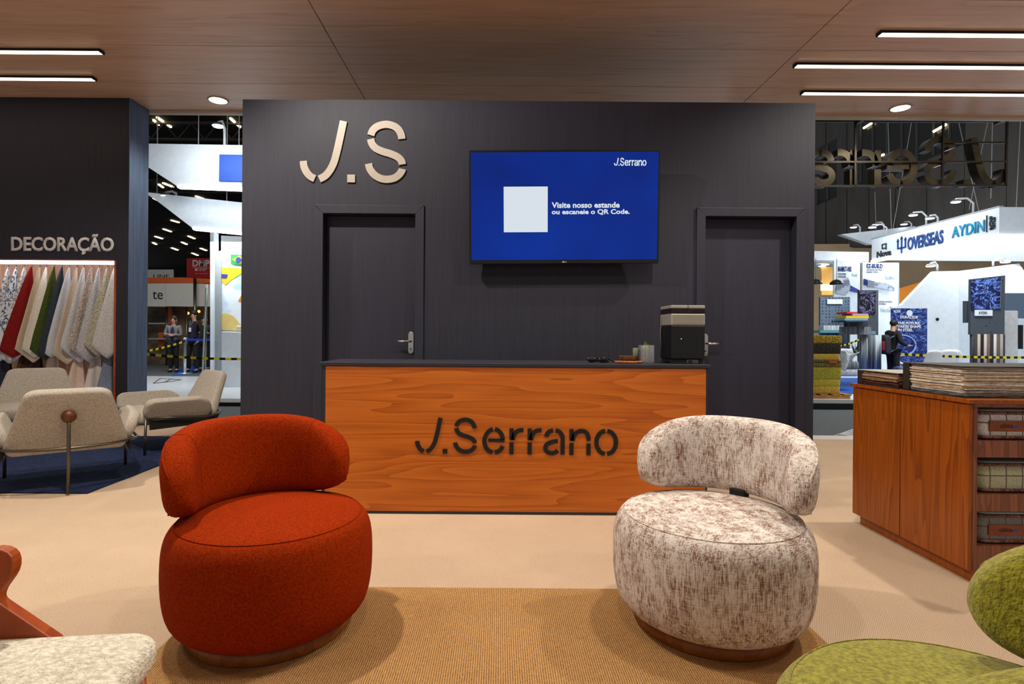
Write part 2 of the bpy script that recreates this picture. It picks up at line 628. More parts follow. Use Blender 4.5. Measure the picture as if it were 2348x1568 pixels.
for n, (d0, d1), hx, lev in ((1, D1, -0.715, -1), (2, D2, 1.668, 1)):
    d = struct(thing('door_%d' % n, 'flush charcoal door with mitred frame and lever handle, %s of the two' % ('left' if n == 1 else 'right'), 'door', ((d0 + d1) / 2, WY, 0)))
    del d['category']
    MB().box(d0 + 0.003, d1 - 0.003, WY + 0.075, WY + 0.115, 0.008, DH - 0.004).build('door_leaf', M_trim, d, world=True, bevel=0.002)
    fw, pr = 0.07, 0.014
    mm = Matrix(((1, 0, 0, 0), (0, 0, -1, WY), (0, 1, 0, 0), (0, 0, 0, 1)))   # local xy -> world xz, z out to the camera
    MB().prism([(d0 - fw, 0), (d0, 0), (d0, DH), (d0 - fw, DH + fw - 0.004)], 0, pr, mm).build('door_casing', M_trim, d, world=True, bevel=0.003)
    MB().prism([(d1, 0), (d1 + fw, 0), (d1 + fw, DH + fw - 0.004), (d1, DH)], 0, pr, mm).build('door_casing', M_trim, d, world=True, bevel=0.003)
    MB().prism([(d0 - 0.001, DH + 0.001), (d1 + 0.001, DH + 0.001), (d1 + fw, DH + fw), (d0 - fw, DH + fw)], 0, pr, mm).build('door_casing', M_trim, d, world=True, bevel=0.003)
    MB().box(d0 - 0.006, d0 + 0.03, WY + 0.115, WY + 0.119, 0, DH).build('door_stop', M_trim, d, world=True)
    hz = 1.075
    yf = WY + 0.075
    pl = MB()
    pts = [(0.022 * math.cos(a), 0.068 + 0.022 * math.sin(a)) for a in [PI * i / 10 for i in range(11)]]
    pts += [(0.022 * math.cos(a), -0.068 + 0.022 * math.sin(a)) for a in [PI + PI * i / 10 for i in range(11)]]
    hm = Matrix(((1, 0, 0, hx), (0, 0, -1, yf), (0, 1, 0, hz), (0, 0, 0, 1)))
    pl.prism(pts, 0, 0.007, hm)
    hp = pl.build('handle_plate', M_chrome, d, world=True, bevel=0.002)
    lv = MB()
    lv.tube([(hx, yf - 0.006, hz + 0.012), (hx, yf - 0.045, hz + 0.012), (hx + lev * 0.012, yf - 0.052, hz + 0.012), (hx + lev * 0.05, yf - 0.053, hz + 0.011), (hx + lev * 0.11, yf - 0.05, hz + 0.013)], [0.009, 0.008, 0.009, 0.0085, 0.007], 10)
    lv.build('lever', M_chrome, hp, True, world=True)
    MB().lathe([(0, 0), (0.006, 0), (0.006, 0.003), (0, 0.003)], 12, m=Matrix.Translation((hx, yf - 0.007, hz - 0.05)) @ Matrix.Rotation(PI / 2, 4, 'X')).build('keyhole', M_black, hp, world=True)

# ---------------------------------------------------------------- stencil glyphs (units: 355 = cap height)
ST = 42
GLY = {
    'J': [[(390, 162), (376, 232), (362, 300), (350, 352), (335, 405), (312, 450), (285, 481), (252, 499)],
          [(159, 395), (164, 430), (180, 462), (200, 484), (226, 497)]],
    '.': [[(437, 472), (437, 517)]],
    'S': [[(549, 243), (560, 215), (588, 191), (637, 179), (684, 190), (711, 212), (725, 240), (729, 263)],
          [(548, 265), (556, 292), (578, 318), (620, 337), (665, 350), (705, 368), (727, 390), (733, 411)],
          [(537, 408), (546, 440), (570, 471), (603, 491), (640, 498), (682, 492), (712, 473), (729, 450), (733, 437)]],
    'e': [[(912, 272), (880, 287), (850, 320), (833, 360), (829, 388), (834, 425), (850, 462), (878, 490), (912, 503)],
          [(933, 272), (962, 282), (990, 308), (1006, 340), (1011, 372)],
          [(1030, 382), (868, 382)],
          [(933, 503), (966, 493), (994, 470), (1012, 440)]],
    'r': [[(1099, 262), (1099, 377)], [(1216, 279), (1180, 281), (1147, 296), (1124, 328), (1113, 377)], [(1099, 403), (1099, 520)]],
    'R': [[(1280, 262), (1280, 377)], [(1397, 279), (1361, 281), (1328, 296), (1305, 328), (1294, 377)], [(1280, 403), (1280, 520)]],
    'a': [[(1445, 342), (1455, 312), (1478, 290), (1513, 280)],
          [(1537, 280), (1572, 290), (1597, 318), (1608, 360), (1608, 520)],
          [(1562, 382), (1505, 394), (1460, 412), (1438, 442), (1441, 475), (1462, 497), (1500, 506), (1538, 496), (1560, 476)]],
    'n': [[(1697, 265), (1697, 380)], [(1708, 380), (1722, 330), (1752, 296), (1795, 282), (1836, 293), (1860, 326), (1868, 380)],
          [(1697, 405), (1697, 523)], [(1867, 408), (1867, 523)]],
    'o': [[(2032, 281), (1995, 293), (1963, 327), (1947, 370), (1947, 420), (1963, 463), (1995, 497), (2030, 508)],
          [(2053, 281), (2090, 293), (2122, 327), (2138, 370), (2138, 420), (2122, 463), (2090, 497), (2053, 508)]],
}


def smoothed(p):
    """Catmull-Rom through stroke points, straight strokes kept"""
    if len(p) < 3:
        return p
    q = [Vector(v) for v in p]
    out = []
    for i in range(len(q) - 1):
        p0, p1, p2, p3 = q[max(i - 1, 0)], q[i], q[i + 1], q[min(i + 2, len(q) - 1)]
        for k in range(3):
            t = k / 3
            out.append(0.5 * ((2 * p1) + (p2 - p0) * t + (2 * p0 - 5 * p1 + 4 * p2 - p3) * t * t + (3 * p1 - p0 - 3 * p2 + p3) * t ** 3))
    out.append(q[-1])
    return [(v.x, v.y) for v in out]


def stencil(chars, m, cap, depth, mt, parent, mirror=False, st=ST):
    """m: x right, y up, z out; origin at left end of J on the baseline"""
    s = cap / 355.0
    res = []
    for ch in chars:
        g = MB()
        for stroke in GLY[ch]:
            w = st * 1.08 if ch == '.' else (34 if (ch == 'e' and len(stroke) == 2) else st)
            p = smoothed(stroke)
            p = [(((x - 138) * s) * (-1 if mirror else 1), (517 - y) * s) for x, y in p]
            g.ribbon(p, w * s, 0, depth, m)
        res.append(g.build('letter', mt, parent, world=True))
    return res


t = thing('wall_lettering', 'large champagne stencil letters J.S on the charcoal wall', 'sign', (-1.598, WY - 0.012, 2.348))
stencil('J.S', plane_m((-1.598, WY - 0.001, 2.348), *FRONT), 0.487, 0.012, M_letter, t)

# ---------------------------------------------------------------- television
tvp = at(1294, 475, 4.36)
tv = thing('television', 'large black wall television showing a blue screen with white words', 'television', tvp, rot=(0.085, -0.0125, 0.0))
hw, hh = 0.7335, 0.431
MB().box(-hw, hw, 0.0, 0.045, -hh, hh).build('casing', M_black, tv, bevel=0.004)
m_scr, nt, bs = nodes('blue_screen')
f = noise(nt, (1.1, 1, 1.3), 2)
c = ramp(nt, f, [(0.3, lin((0, 30, 116))), (0.7, lin((0, 46, 150)))])
bs.inputs['Base Color'].default_value = (0.004, 0.006, 0.015, 1)
nt.links.new(c, bs.inputs['Emission Color'])
bs.inputs['Emission Strength'].default_value = 0.92
bs.inputs['Roughness'].default_value = 0.12
bs.inputs['Specular IOR Level'].default_value = 0.12
scr = MB().box(-hw + 0.016, hw - 0.016, -0.0015, 0.001, -hh + 0.03, hh - 0.017).build('screen', m_scr, tv)
M_scrw = glow('screen_white', (226, 236, 246), 0.85)
M_scrw.node_tree.nodes['Principled BSDF'].inputs['Base Color'].default_value = (0.02, 0.02, 0.02, 1)


def tvm(px, py):
    # photo pixel on the screen -> local plane matrix on the television
    x = (px - 1294) / 437.5 * 2 * hw
    z = -(py - 475) / 256 * 2 * hh
    return plane_m((x, -0.0018, z), *FRONT)


MB().box(0, 0.338, 0, 0.345, 0, 0.0012, m=tvm(1155, 531)).build('white_square', M_scrw, scr)
for body, px, py, w, h, bo in (('Visite nosso estande', 1265, 477, 0.522, 0.044, 0.03), ('ou escaneie o QR Code.', 1265, 493, 0.60, 0.044, 0.03)):
    text('screen_text', body, tvm(px, py), w, h, M_scrw, scr, 0.0012, bo, world=False)
s = 0.058 / 355
g = MB()
for ch in 'J.SerRano':
    for stroke in GLY[ch]:
        p = [((x - 138) * s * 0.74, (517 - y) * s) for x, y in smoothed(stroke)]
        g.ribbon(p, 50 * s * (1.1 if ch == '.' else 1), 0, 0.0012, tvm(1407, 383))
g.build('screen_text', M_scrw, scr)
MB().lathe([(0, 0), (0.006, 0), (0.006, 0.001), (0, 0.001)], 12, m=Matrix.Translation((-0.008, -0.001, -hh + 0.013)) @ Matrix.Rotation(PI / 2, 4, 'X')).build('maker_mark', mat('mark_grey', (190, 190, 190)), tv)
text('maker_mark', 'LG', plane_m((0.001, -0.0005, -hh + 0.008), *FRONT), 0.017, 0.011, MATS['mark_grey'], tv, 0.0006, 0.01, world=False)
MB().box(-0.25, 0.25, 0.045, 0.07, -0.2, 0.2).box(-0.12, -0.06, 0.07, 0.135, -0.15, 0.15).box(0.06, 0.12, 0.07, 0.135, -0.15, 0.15).build('wall_bracket', M_blackm, tv)

# ---------------------------------------------------------------- reception counter
CYF = 3.615
c0, c1, ch = -1.128, 1.332, 0.964
ct = thing('reception_counter', 'reception counter with orange wood front and dark top', 'counter', ((c0 + c1) / 2, CYF + 0.23, 0))
M_cdark = mat('counter_dark', (40, 40, 50), rough=0.5)
MB().box(c0, c1, CYF + 0.012, CYF + 0.45, 0.0, ch - 0.024).build('carcass', M_cdark, ct, world=True)
MB().box(c0 - 0.018, c1 + 0.018, CYF - 0.008, CYF + 0.47, ch - 0.023, ch).build('top', M_cdark, ct, world=True, bevel=0.003)
fp = MB().box(c0 + 0.022, c1 - 0.012, CYF, CYF + 0.0115, 0.018, ch - 0.026).build('front_panel', M_counter_w, ct, world=True)
MB().box(c0, c0 + 0.021, CYF - 0.001, CYF + 0.0118, 0, ch - 0.024).build('edge_strip', M_cdark, ct, world=True)
MB().box(c1 - 0.011, c1, CYF - 0.001, CYF + 0.0118, 0, ch - 0.024).build('edge_strip', M_cdark, ct, world=True)
MB().box(c0 + 0.022, c1 - 0.012, CYF - 0.001, CYF + 0.0115, 0, 0.017).build('edge_strip', M_cdark, ct, world=True)
stencil('J.SerRano', plane_m((-0.532, CYF - 0.0002, 0.3875), *FRONT), 0.227, 0.006, M_blackm, fp)

# ---------------------------------------------------------------- things on the counter
# coffee machine (seen from its rear)
cm = thing('coffee_machine', 'black and silver coffee machine on the counter end', 'coffee machine', (1.243, 3.86, ch))
M_silver = mat('silver_plastic', (160, 155, 145), rough=0.4, metal=0.3)
w, dp = 0.112, 0.125
MB().box(-w, w, -dp, dp, 0.03, 0.252).build('body', M_black, cm, bevel=0.006)
MB().box(-w + 0.008, w - 0.008, -dp + 0.008, dp - 0.008, 0.0, 0.03).build('base', M_blackm, cm, bevel=0.003)
MB().box(-w - 0.001, w + 0.001, -dp - 0.002, dp, 0.2525, 0.331).build('silver_band', M_silver, cm, bevel=0.008)
MB().box(-w + 0.012, w - 0.012, -dp - 0.0036, -dp - 0.002, 0.263, 0.322).build('band_panel', mat('warm_grey_panel', (132, 127, 116), rough=0.5), cm)
MB().box(-w, w, -dp, dp, 0.3315, 0.364).build('bean_hopper', mat('smoked_plastic', (22, 11, 14), (64, 22, 38), (30, 30, 60), rough=0.15, lo=0.28, hi=0.4), cm, bevel=0.003)
MB().box(-w, -0.002, -dp + 0.001, dp, 0.3645, 0.386).build('hopper_lid', M_silver, cm, bevel=0.004)
MB().box(0.002, w, -dp + 0.001, dp, 0.3645, 0.386).build('hopper_lid', M_silver, cm, bevel=0.004)
MB().ball((-0.045, -dp - 0.001, 0.163), 0.004, n=10).build('indicator', mat('pale_dot', (230, 230, 225)), cm)
sk = MB().box(-0.005, 0.07, -dp + 0.004, -dp + 0.0085, 0.004, 0.027).build('power_inlet', mat('inlet_grey', (70, 70, 70), rough=0.3), cm)
MB().box(0.005, 0.03, -dp + 0.002, -dp + 0.0045, 0.009, 0.022).build('socket', M_black, sk)
MB().tube([(-w - 0.003, 0.08, 0.06), (-w - 0.012, 0.08, 0.2), (-w - 0.004, 0.08, 0.31)], 0.003, 6).build('cable', mat('grey_cable', (120, 120, 120)), cm, True)

# square glass holder with sticks
gx, gy = 0.985, 3.80
M_glass, nt, bs = nodes('clear_glass')
bs.inputs['Base Color'].default_value = (0.92, 0.95, 0.94, 1)
bs.inputs['Roughness'].default_value = 0.03
bs.inputs['Transmission Weight'].default_value = 0.9
bs.inputs['IOR'].default_value = 1.3
gl = thing('glass_holder', 'square clear glass holder beside the coffee machine', 'holder', (gx, gy, ch))
q = 0.042
g = MB()
g.box(-q, q, -q, q, 0, 0.012)
g.box(-q, q, -q, -q + 0.004, 0.0121, 0.12).box(-q, q, q - 0.004, q, 0.0121, 0.12)
g.box(-q, -q + 0.004, -q + 0.0041, q - 0.0041, 0.0121, 0.12).box(q - 0.004, q, -q + 0.0041, q - 0.0041, 0.0121, 0.12)
g.build('glass', M_glass, gl)
M_stick = mat('paper_stick', (196, 184, 176), (168, 150, 142), (20, 20, 20), rough=0.7)
for i in range(14):
    x, y = R.uniform(-0.030, 0.030), R.uniform(-0.02, 0.03)
    s = MB().tube([(gx + x, gy + y, ch + 0.0125), (gx + max(-.033, min(.033, x + R.uniform(-0.02, 0.02))), gy + y + R.uniform(-0.004, 0.004), ch + 0.112 + R.uniform(0, 0.006))], 0.0028, 6).build('stirrer', M_stick)
    tag(s, 'thin pale sachet stick standing in the square glass holder', 'stirrer', 'sticks in the glass holder')
lf = MB()
for k in range(3):
    lf.grid(lambda u, v, k=k: Vector((gx - 0.012 + 0.012 * k + (u - 0.5) * 0.016 * (1 - v * 0.9), gy - 0.012 + 0.004 * k, ch + 0.09 + v * (0.055 - 0.008 * k) + 0.0 * u)), 2, 4)
tag(lf.build('leaf_sprig', mat('fresh_green', (120, 150, 40), rough=0.5), solid=0.001), 'small fresh green leaf sprig sticking out of the glass holder', 'leaf')
# second, slimmer holder on the left of the glass
tag(MB().lathe([(0, 0), (0.018, 0), (0.020, 0.095), (0.017, 0.1), (0.015, 0.004), (0, 0.004)], 14, (gx - 0.066, gy + 0.02, ch)).build('slim_tube', mat('green_grey_glass', (120, 130, 104), rough=0.1), smooth=True), 'slim greenish tube behind the square glass holder', 'holder')
# wooden slice and cinnamon sticks
t = thing('wood_slice', 'round bark-edged wood slice coaster on the counter', 'coaster', (0.875, 3.83, ch))
MB().lathe([(0, 0.019), (0.062, 0.019), (0.064, 0.022), (0.064, 0.044), (0.062, 0.046), (0, 0.046)], 28).build('bark', mat('bark', (120, 62, 22), (52, 26, 10), (90, 90, 16), rough=0.8, bmp=0.6), t)
MB().lathe([(0, 0.0), (0.05, 0.0), (0.05, 0.0185), (0, 0.0185)], 20).build('foot', mat('bark_dark', (60, 34, 18)), t)
M_cin = mat('cinnamon', (190, 106, 44), (140, 70, 26), (20, 60, 60), rough=0.7)
for i, (x, y, a, L) in enumerate(((0.80, 3.735, 0.12, 0.075), (0.875, 3.728, -0.1, 0.07), (0.925, 3.742, 0.45, 0.05), (0.84, 3.712, -0.04, 0.08))):
    d = Vector((math.cos(a), math.sin(a), 0)) * L / 2
    p = Vector((x, y, ch + 0.0085))
    tag(MB().tube([p - d, p, p + d], 0.008, 9).build('cinnamon_stick', M_cin, smooth=True), 'rolled cinnamon stick lying in front of the wood slice', 'cinnamon', 'cinnamon sticks on the counter')
# glossy black sunglasses lying folded
t = thing('sunglasses', 'folded glossy black sunglasses lying on the counter', 'sunglasses', (0.675, 3.78, ch), rz=-0.12)
M_gloss = mat('gloss_black', (8, 8, 9), rough=0.08, spec=0.6)
for s in (-1, 1):
    MB().ball((0.036 * s - 0.02, 0, 0.021), 0.034, 1.0, 0.35, 0.6, 18).build('lens', M_gloss, t, True)
MB().tube([(-0.012 - 0.02, 0.0, 0.03), (-0.02, -0.006, 0.034), (0.012 - 0.02, 0.0, 0.03)], 0.005, 8).build('bridge', M_gloss, t, True)
MB().tube([(0.045, 0.008, 0.027), (0.065, 0.02, 0.022), (0.09, 0.028, 0.008), (0.112, 0.03, 0.005)], [0.006, 0.005, 0.005, 0.004], 8).build('temple', M_gloss, t, True)
MB().tube([(-0.085, 0.008, 0.027), (-0.06, 0.03, 0.012), (0.02, 0.04, 0.006), (0.06, 0.04, 0.005)], [0.006, 0.005, 0.005, 0.004], 8).build('temple', M_gloss, t, True)

# black round pouf peeping out behind the wall's right end
tag(MB().lathe([(0, 0), (0.17, 0.0), (0.2, 0.04), (0.215, 0.14), (0.21, 0.28), (0.18, 0.36), (0.1, 0.39), (0, 0.395)], 32, (2.925, 5.72, 0)).build('pouf', mat('black_fabric', (34, 33, 34), rough=0.9), smooth=True), 'dark rounded pouf half hidden behind the wall end', 'pouf')

# ---------------------------------------------------------------- left wall with the fabric niche
NY = 6.70
NX1 = -4.555
nz0, nz1 = 0.14, 1.985
wl = struct(MB().box(-9.5, -4.39, NY, NY + 0.05, nz1, CEIL).box(NX1, -4.39, NY, NY + 0.05, 0, nz1).box(-9.5, NX1, NY, NY + 0.05, 0, nz0)
            .box(-9.5, -4.39, NY + 0.31, NY + 0.36, 0, CEIL).build('wall_left', mat('dark_navy_wall', (40, 38, 48), (34, 33, 42), (60, 60, 2), 0.7, spec=0.3), keep=True))
MB().box(-4.39, -4.384, NY - 0.001, NY + 0.361, 0, CEIL).build('end_face', M_bluewall_lit, wl)
MB().box(-9.5, NX1 + 0.022, NY + 0.29, NY + 0.309, nz0, nz1).build('niche_back', M_niche_w, wl)
MB().box(NX1 + 0.0, NX1 + 0.024, NY - 0.004, NY + 0.289, nz0, nz1).build('niche_edge', M_frame, wl)
MB().box(-9.5, NX1 - 0.001, NY - 0.004, NY + 0.289, nz1 - 0.004, nz1 + 0.01).build('niche_edge', M_frame, wl)
MB().box(-9.5, NX1 - 0.001, NY + 0.0, NY + 0.289, nz0, nz0 + 0.02).build('niche_shelf', M_white, wl)
t = thing('niche_led', 'bright white LED strip along the top of the fabric niche', 'light strip', (-7.0, NY, nz1 - 0.05))
MB().box(-9.4, NX1 - 0.004, NY + 0.005, NY + 0.06, nz1 - 0.042, nz1 - 0.006).build('diffuser', glow('niche_led_light', (238, 242, 255), 7.0), t, world=True)
t = thing('niche_led', 'bright LED strip glowing at the foot of the fabric niche', 'light strip', (-7.0, NY, nz0 + 0.02))
MB().box(-9.4, NX1 - 0.004, NY + 0.02, NY + 0.06, nz0 + 0.021, nz0 + 0.045).build('diffuser', MATS['niche_led_light'], t, world=True)
p0, p1 = at(27, 575, NY), at(262, 575, NY)
capz = 1.15 + (766 - 545 - 7.5) * NY / F
t = thing('wall_sign', 'pale raised letters DECORAÇÃO above the fabric niche', 'sign', (p0.x, NY, p0.z))
zb = 1.15 - (575 - 766 + 7.6) * NY / F
full = text('letters', 'DECORAÇÃO', plane_m((p0.x, NY - 0.0005, zb - 0.045), *FRONT), p1.x - p0.x, 0.245, M_letterg, t, 0.012, 0.028)

# hanging fabric samples
def cloth_mat(name, c, c2, sc, k=0.4, hi=0.6):
    return mat(name, c, c2, sc, 0.92, bmp=0.2, bsc=(200, 200, 200), spec=0.1, lo=k, hi=hi)


def marble(name, light, dark):
    m, nt, bs = nodes(name)
    f = noise(nt, (7, 7, 4), 4, 0.55, 2.2)
    fr = math2(nt, 'FRACT', math2(nt, 'MULTIPLY', f, 5.0), 0)
    c = ramp(nt, fr, [(0.25, lin(dark)), (0.45, lin(light)), (0.85, lin(light))])
    nt.links.new(c, bs.inputs['Base Color'])
    bs.inputs['Roughness'].default_value = 0.9
    return m


SP = (90, 90, 90)
CL = [('grey marbled', marble('fab_marble_a', (196, 192, 186), (84, 88, 98)), -8), ('white marbled', marble('fab_marble_b', (206, 204, 200), (110, 116, 126)), 20),
      ('blue marbled', marble('fab_marble_c', (204, 208, 212), (58, 78, 108)), 38), ('pale grey veined', marble('fab_marble_d', (206, 202, 196), (140, 138, 136)), 57),
      ('dark red', cloth_mat('fab_red', (128, 28, 26), (106, 20, 20), SP), 73), ('beige', cloth_mat('fab_beige', (196, 178, 152), (180, 160, 134), SP), 92),
      ('off-white', cloth_mat('fab_white', (222, 212, 198), (206, 196, 182), SP), 107), ('olive green', cloth_mat('fab_olive', (70, 82, 36), (52, 62, 26), SP), 125),
      ('dark slate', cloth_mat('fab_slate', (54, 62, 70), (42, 48, 56), SP), 143), ('silver grey', cloth_mat('fab_silver', (196, 198, 202), (176, 178, 184), SP), 160),
      ('sand', cloth_mat('fab_sand', (200, 184, 164), (182, 164, 144), SP), 177), ('light grey', cloth_mat('fab_lgrey', (202, 200, 198), (172, 172, 174), SP), 193),
      ('speckled taupe', cloth_mat('fab_taupe', (196, 184, 174), (134, 118, 108), SP, 0.42, 0.56), 211), ('cool grey', cloth_mat('fab_cgrey', (190, 188, 188), (150, 150, 154), SP), 228),
      ('khaki grey', cloth_mat('fab_khaki', (186, 180, 162), (138, 132, 112), SP, 0.42, 0.58), 247), ('pale ash', cloth_mat('fab_ash', (204, 202, 198), (172, 170, 168), SP), 264)]
GC = 'fabric samples hanging in the niche'


def drape(x, y, ztop, L, wl_, wr_, mt, name, lab, seed, hook=True, px=None):
    t = thing(name, lab, 'fabric', (x, y, ztop), rz=0.6, group=GC)
    rr = random.Random(seed)
    ph = rr.uniform(0, 6)
    k1 = rr.uniform(0.75, 0.95)
    qc = rr.uniform(-0.85, -0.1)

    def fn(u, v):
        q = u * 2 - 1
        wv = 0.035 + 0.965 * (v ** 0.85)
        if v > 0.78:
            wv *= 1 - (v - 0.78) * 0.25
        xx = (q * wl_ if q < 0 else q * wr_) * wv
        tip = 1 - 0.20 * abs(q - qc) ** 1.1 * v ** 2
        z = -L * v * tip
        yy = (0.032 * math.sin(q * 4.4 + ph) + 0.010 * math.sin(q * 9 + ph * 2)) * (0.15 + 0.85 * v) * k1
        return Vector((xx, yy, z))
    MB().grid(fn, 22, 16).build('cloth', mt, t, True, solid=0.004)
    if hook:
        MB().tube([(0, 0.03, 0.02), (0, 0.0, 0.014), (0, -0.006, -0.004)], 0.005, 6).build('hook', M_steel, t, True)
    return t


for i, (cn, mt, px) in enumerate(CL):
    p = at(px, 612, NY + 0.15)
    L = 1.14 + R.uniform(-0.06, 0.06)
    if px > 150:
        L -= 0.02
    lab = '%s cloth sample hanging in the upper row of the niche' % cn
    drape(p.x, NY + 0.15, p.z, L, 0.24 if px != 73 else 0.31, 0.06, mt, 'fabric_sample', lab, i)
LOW = [('navy grey', cloth_mat('fab_low_a', (58, 62, 74), (44, 48, 60), SP), 18), ('dark brown', cloth_mat('fab_low_b', (84, 64, 50), (66, 48, 38), SP), 62),
       ('chocolate', cloth_mat('fab_low_c', (70, 52, 44), (58, 42, 36), SP), 90), ('cream', cloth_mat('fab_low_d', (214, 196, 176), (198, 178, 158), SP), 128),
       ('blush cream', cloth_mat('fab_low_e', (220, 196, 176), (204, 180, 160), SP), 186), ('white linen', cloth_mat('fab_low_f', (214, 206, 196), (196, 188, 178), SP), 226),
       ('steel blue', cloth_mat('fab_low_g', (128, 138, 154), (104, 114, 132), SP), 256)]
for i, (cn, mt, px) in enumerate(LOW):
    p = at(px, 770, NY + 0.22)
    drape(p.x, NY + 0.22, p.z, 0.92, 0.19, 0.07, mt, 'fabric_sample', '%s cloth sample hanging in the lower row of the niche' % cn, 40 + i, False)

# ---------------------------------------------------------------- rugs
r1 = MB().box(-6.4, -2.9, 4.0, 6.18, 0.0, 0.012).build('rug', M_navy, bevel=0.004)
tag(r1, 'navy blue rug under the greige lounge chairs', 'rug')
r2 = MB().box(-1.22, 1.23, 0.2, 2.55, 0.0, 0.010).build('rug', M_sisal, bevel=0.003)
tag(r2, 'tan woven sisal rug under the foreground chairs', 'rug')

# ================================================================== tub chairs
def tub_chair(name, label, x, y, z, ang, mt, span=172, sc=1.0, hb=0.322, zb=0.455, ring=M_plinth, drop=0.0):
    """round swivel chair: local +X is the back, the sitter faces -X"""
    t = thing(name, label, 'armchair', (x, y, z), rz=math.radians(ang))
    MB().lathe([(0, 0), (0.292 * sc, 0), (0.297 * sc, 0.006), (0.297 * sc, 0.05), (0, 0.05)], 64).build('plinth', ring, t, True)
    prof = [(0, 0.0505), (0.29, 0.0505), (0.322, 0.056), (0.350, 0.080), (0.368, 0.118), (0.377, 0.17), (0.381, 0.22), (0.382, 0.275), (0.380, 0.33),
            (0.375, 0.368), (0.366, 0.396), (0.351, 0.419), (0.335, 0.4305), (0.315, 0.438), (0.29, 0.444), (0.2, 0.454), (0.1, 0.458), (0, 0.459)]
    body = MB().lathe([(r * sc, q) for r, q in prof], 72).build('seat', mt, t, True, subd=1)
    MB().tube([(0.3355 * sc * math.cos(a), 0.3355 * sc * math.sin(a), 0.4305) for a in [2 * PI * i / 72 for i in range(72)]], 0.0017, 6, True).build('piping', mt, body, True)
    hs = math.radians(span / 2)

    def sec(u, th):
        """point on the backrest skin; u along -1..1, th around the section"""
        e = abs(u)
        tip = 0.10
        top = zb + tip + (hb - tip) * max(0.0, 1 - e ** 3.0) ** 0.55 + 0.0005
        bot = zb + tip * (1 - max(0.0, 1 - e ** 9) ** 0.5) - drop * (1 - e * e)
        tk = 0.060 * max(0.0, 1 - e ** 14) ** 0.5 + 0.0008
        zc, hz = (top + bot) / 2, (top - bot) / 2
        c, s = math.cos(th), math.sin(th)
        ex = 0.62
        rx = tk * math.copysign(abs(c) ** ex, c)
        rz = hz * math.copysign(abs(s) ** ex, s)
        zz = zc + rz
        rad = (0.318 + rx + 0.10 * (zz - zb) - 0.01 * e) * sc
        a = u * hs
        return Vector((rad * math.cos(a), rad * math.sin(a), zz))

    nu, nv = 56, 28
    back = MB()
    back.grid(lambda i, j: sec(math.sin((j * 2 - 1) * PI / 2 * 0.995), i * 2 * PI), nv, nu, closed_u=True)
    bk = back.build('backrest', mt, t, True)
    # piping round the outer back panel
    loop = []
    us = [math.sin((k / 20 * 2 - 1) * PI / 2) * 0.95 for k in range(21)]
    loop += [sec(u, 0.95) for u in us]
    loop += [sec(u, -0.95) for u in reversed(us)]
    MB().tube(loop, 0.0042, 6, True).build('piping', mt, bk, True)
    for u in (-0.62, 0.62):
        MB().tube([sec(u, k) for k in [2 * PI * i / 28 for i in range(28)]], 0.0016, 5, True).build('seam', mt, bk, True)
    MB().box(0.27 * sc, 0.325 * sc, -0.035, 0.035, 0.42, 0.475 if not drop else 0.44).build('support', M_blackm, t, bevel=0.008)
    return t


tub_chair('tub_chair', 'rust red felt tub chair left of the counter', -0.88, 2.215, 0.0105, 134, M_red, drop=0.022)
tub_chair('tub_chair', 'cream and brown tweed tub chair right of the counter', 0.85, 2.272, 0.0105, 46, M_tweed)
tub_chair('tub_chair', 'moss green mohair tub chair in the bottom right corner', 0.89, 0.995, 0.0105, -45, M_green, span=209)

# ================================================================== cream chair with a wooden frame, bottom left
def rounded(poly, r, n=5):
    out = []
    k = len(poly)
    for i in range(k):
        p0, p1, p2 = Vector(poly[i - 1]), Vector(poly[i]), Vector(poly[(i + 1) % k])
        rr = r[i] if isinstance(r, (list, tuple)) else r
        a, c = (p0 - p1).normalized(), (p2 - p1).normalized()
        rr = min(rr, (p0 - p1).length * 0.49, (p2 - p1).length * 0.49)
        s, e = p1 + a * rr, p1 + c * rr
        for j in range(n + 1):
            q = j / n
            out.append(tuple(s * (1 - q) ** 2 + p1 * 2 * q * (1 - q) + e * q * q))
    return out


def cushion(poly, z0, z1, crown=0.02, r=0.04, m=None):
    """soft pad: polygon outline with rounded rim"""
    b = MB()
    c = Vector((sum(p[0] for p in poly) / len(poly), sum(p[1] for p in poly) / len(poly)))
    lev = []
    k = 5
    hgt = (z1 - z0) / 2
    for i in range(-k, k + 1):
        a = i / k * PI / 2
        inset = r * (1 - math.cos(a))
        zz = (z0 + z1) / 2 + math.copysign(abs(math.sin(a)) ** 0.8, a) * hgt
        lev.append((inset, zz))
    rings = []
    for inset, zz in lev:
        ring = []
        for p in poly:
            v = Vector(p) - c
            L = v.length
            q = c + v * max(0, (L - inset)) / L
            ring.append((q.x, q.y, zz))
        rings.append(b._new(ring, m))
    for fr, dz in ((0.66, crown * 0.7), (0.3, crown)):
        rings.append(b._new([((c + (Vector(p) - c) * (1 - r * 2) * fr).x, (c + (Vector(p) - c) * (1 - r * 2) * fr).y, z1 + dz) for p in poly], m))
        rings.insert(0, b._new([((c + (Vector(p) - c) * fr).x, (c + (Vector(p) - c) * fr).y, z0) for p in poly], m))
    for a, e in zip(rings, rings[1:]):
        n = len(poly)
        for j in range(n):
            b.bm.faces.new([a[j], a[(j + 1) % n], e[(j + 1) % n], e[j]])
    b.bm.faces.new(list(reversed(rings[0])))
    b.bm.faces.new(rings[-1])
    return b


t = thing('dining_chair', 'cream boucle chair with reddish wooden frame, bottom left corner', 'chair', (-0.985, 1.055, 0.0), rz=0.16)
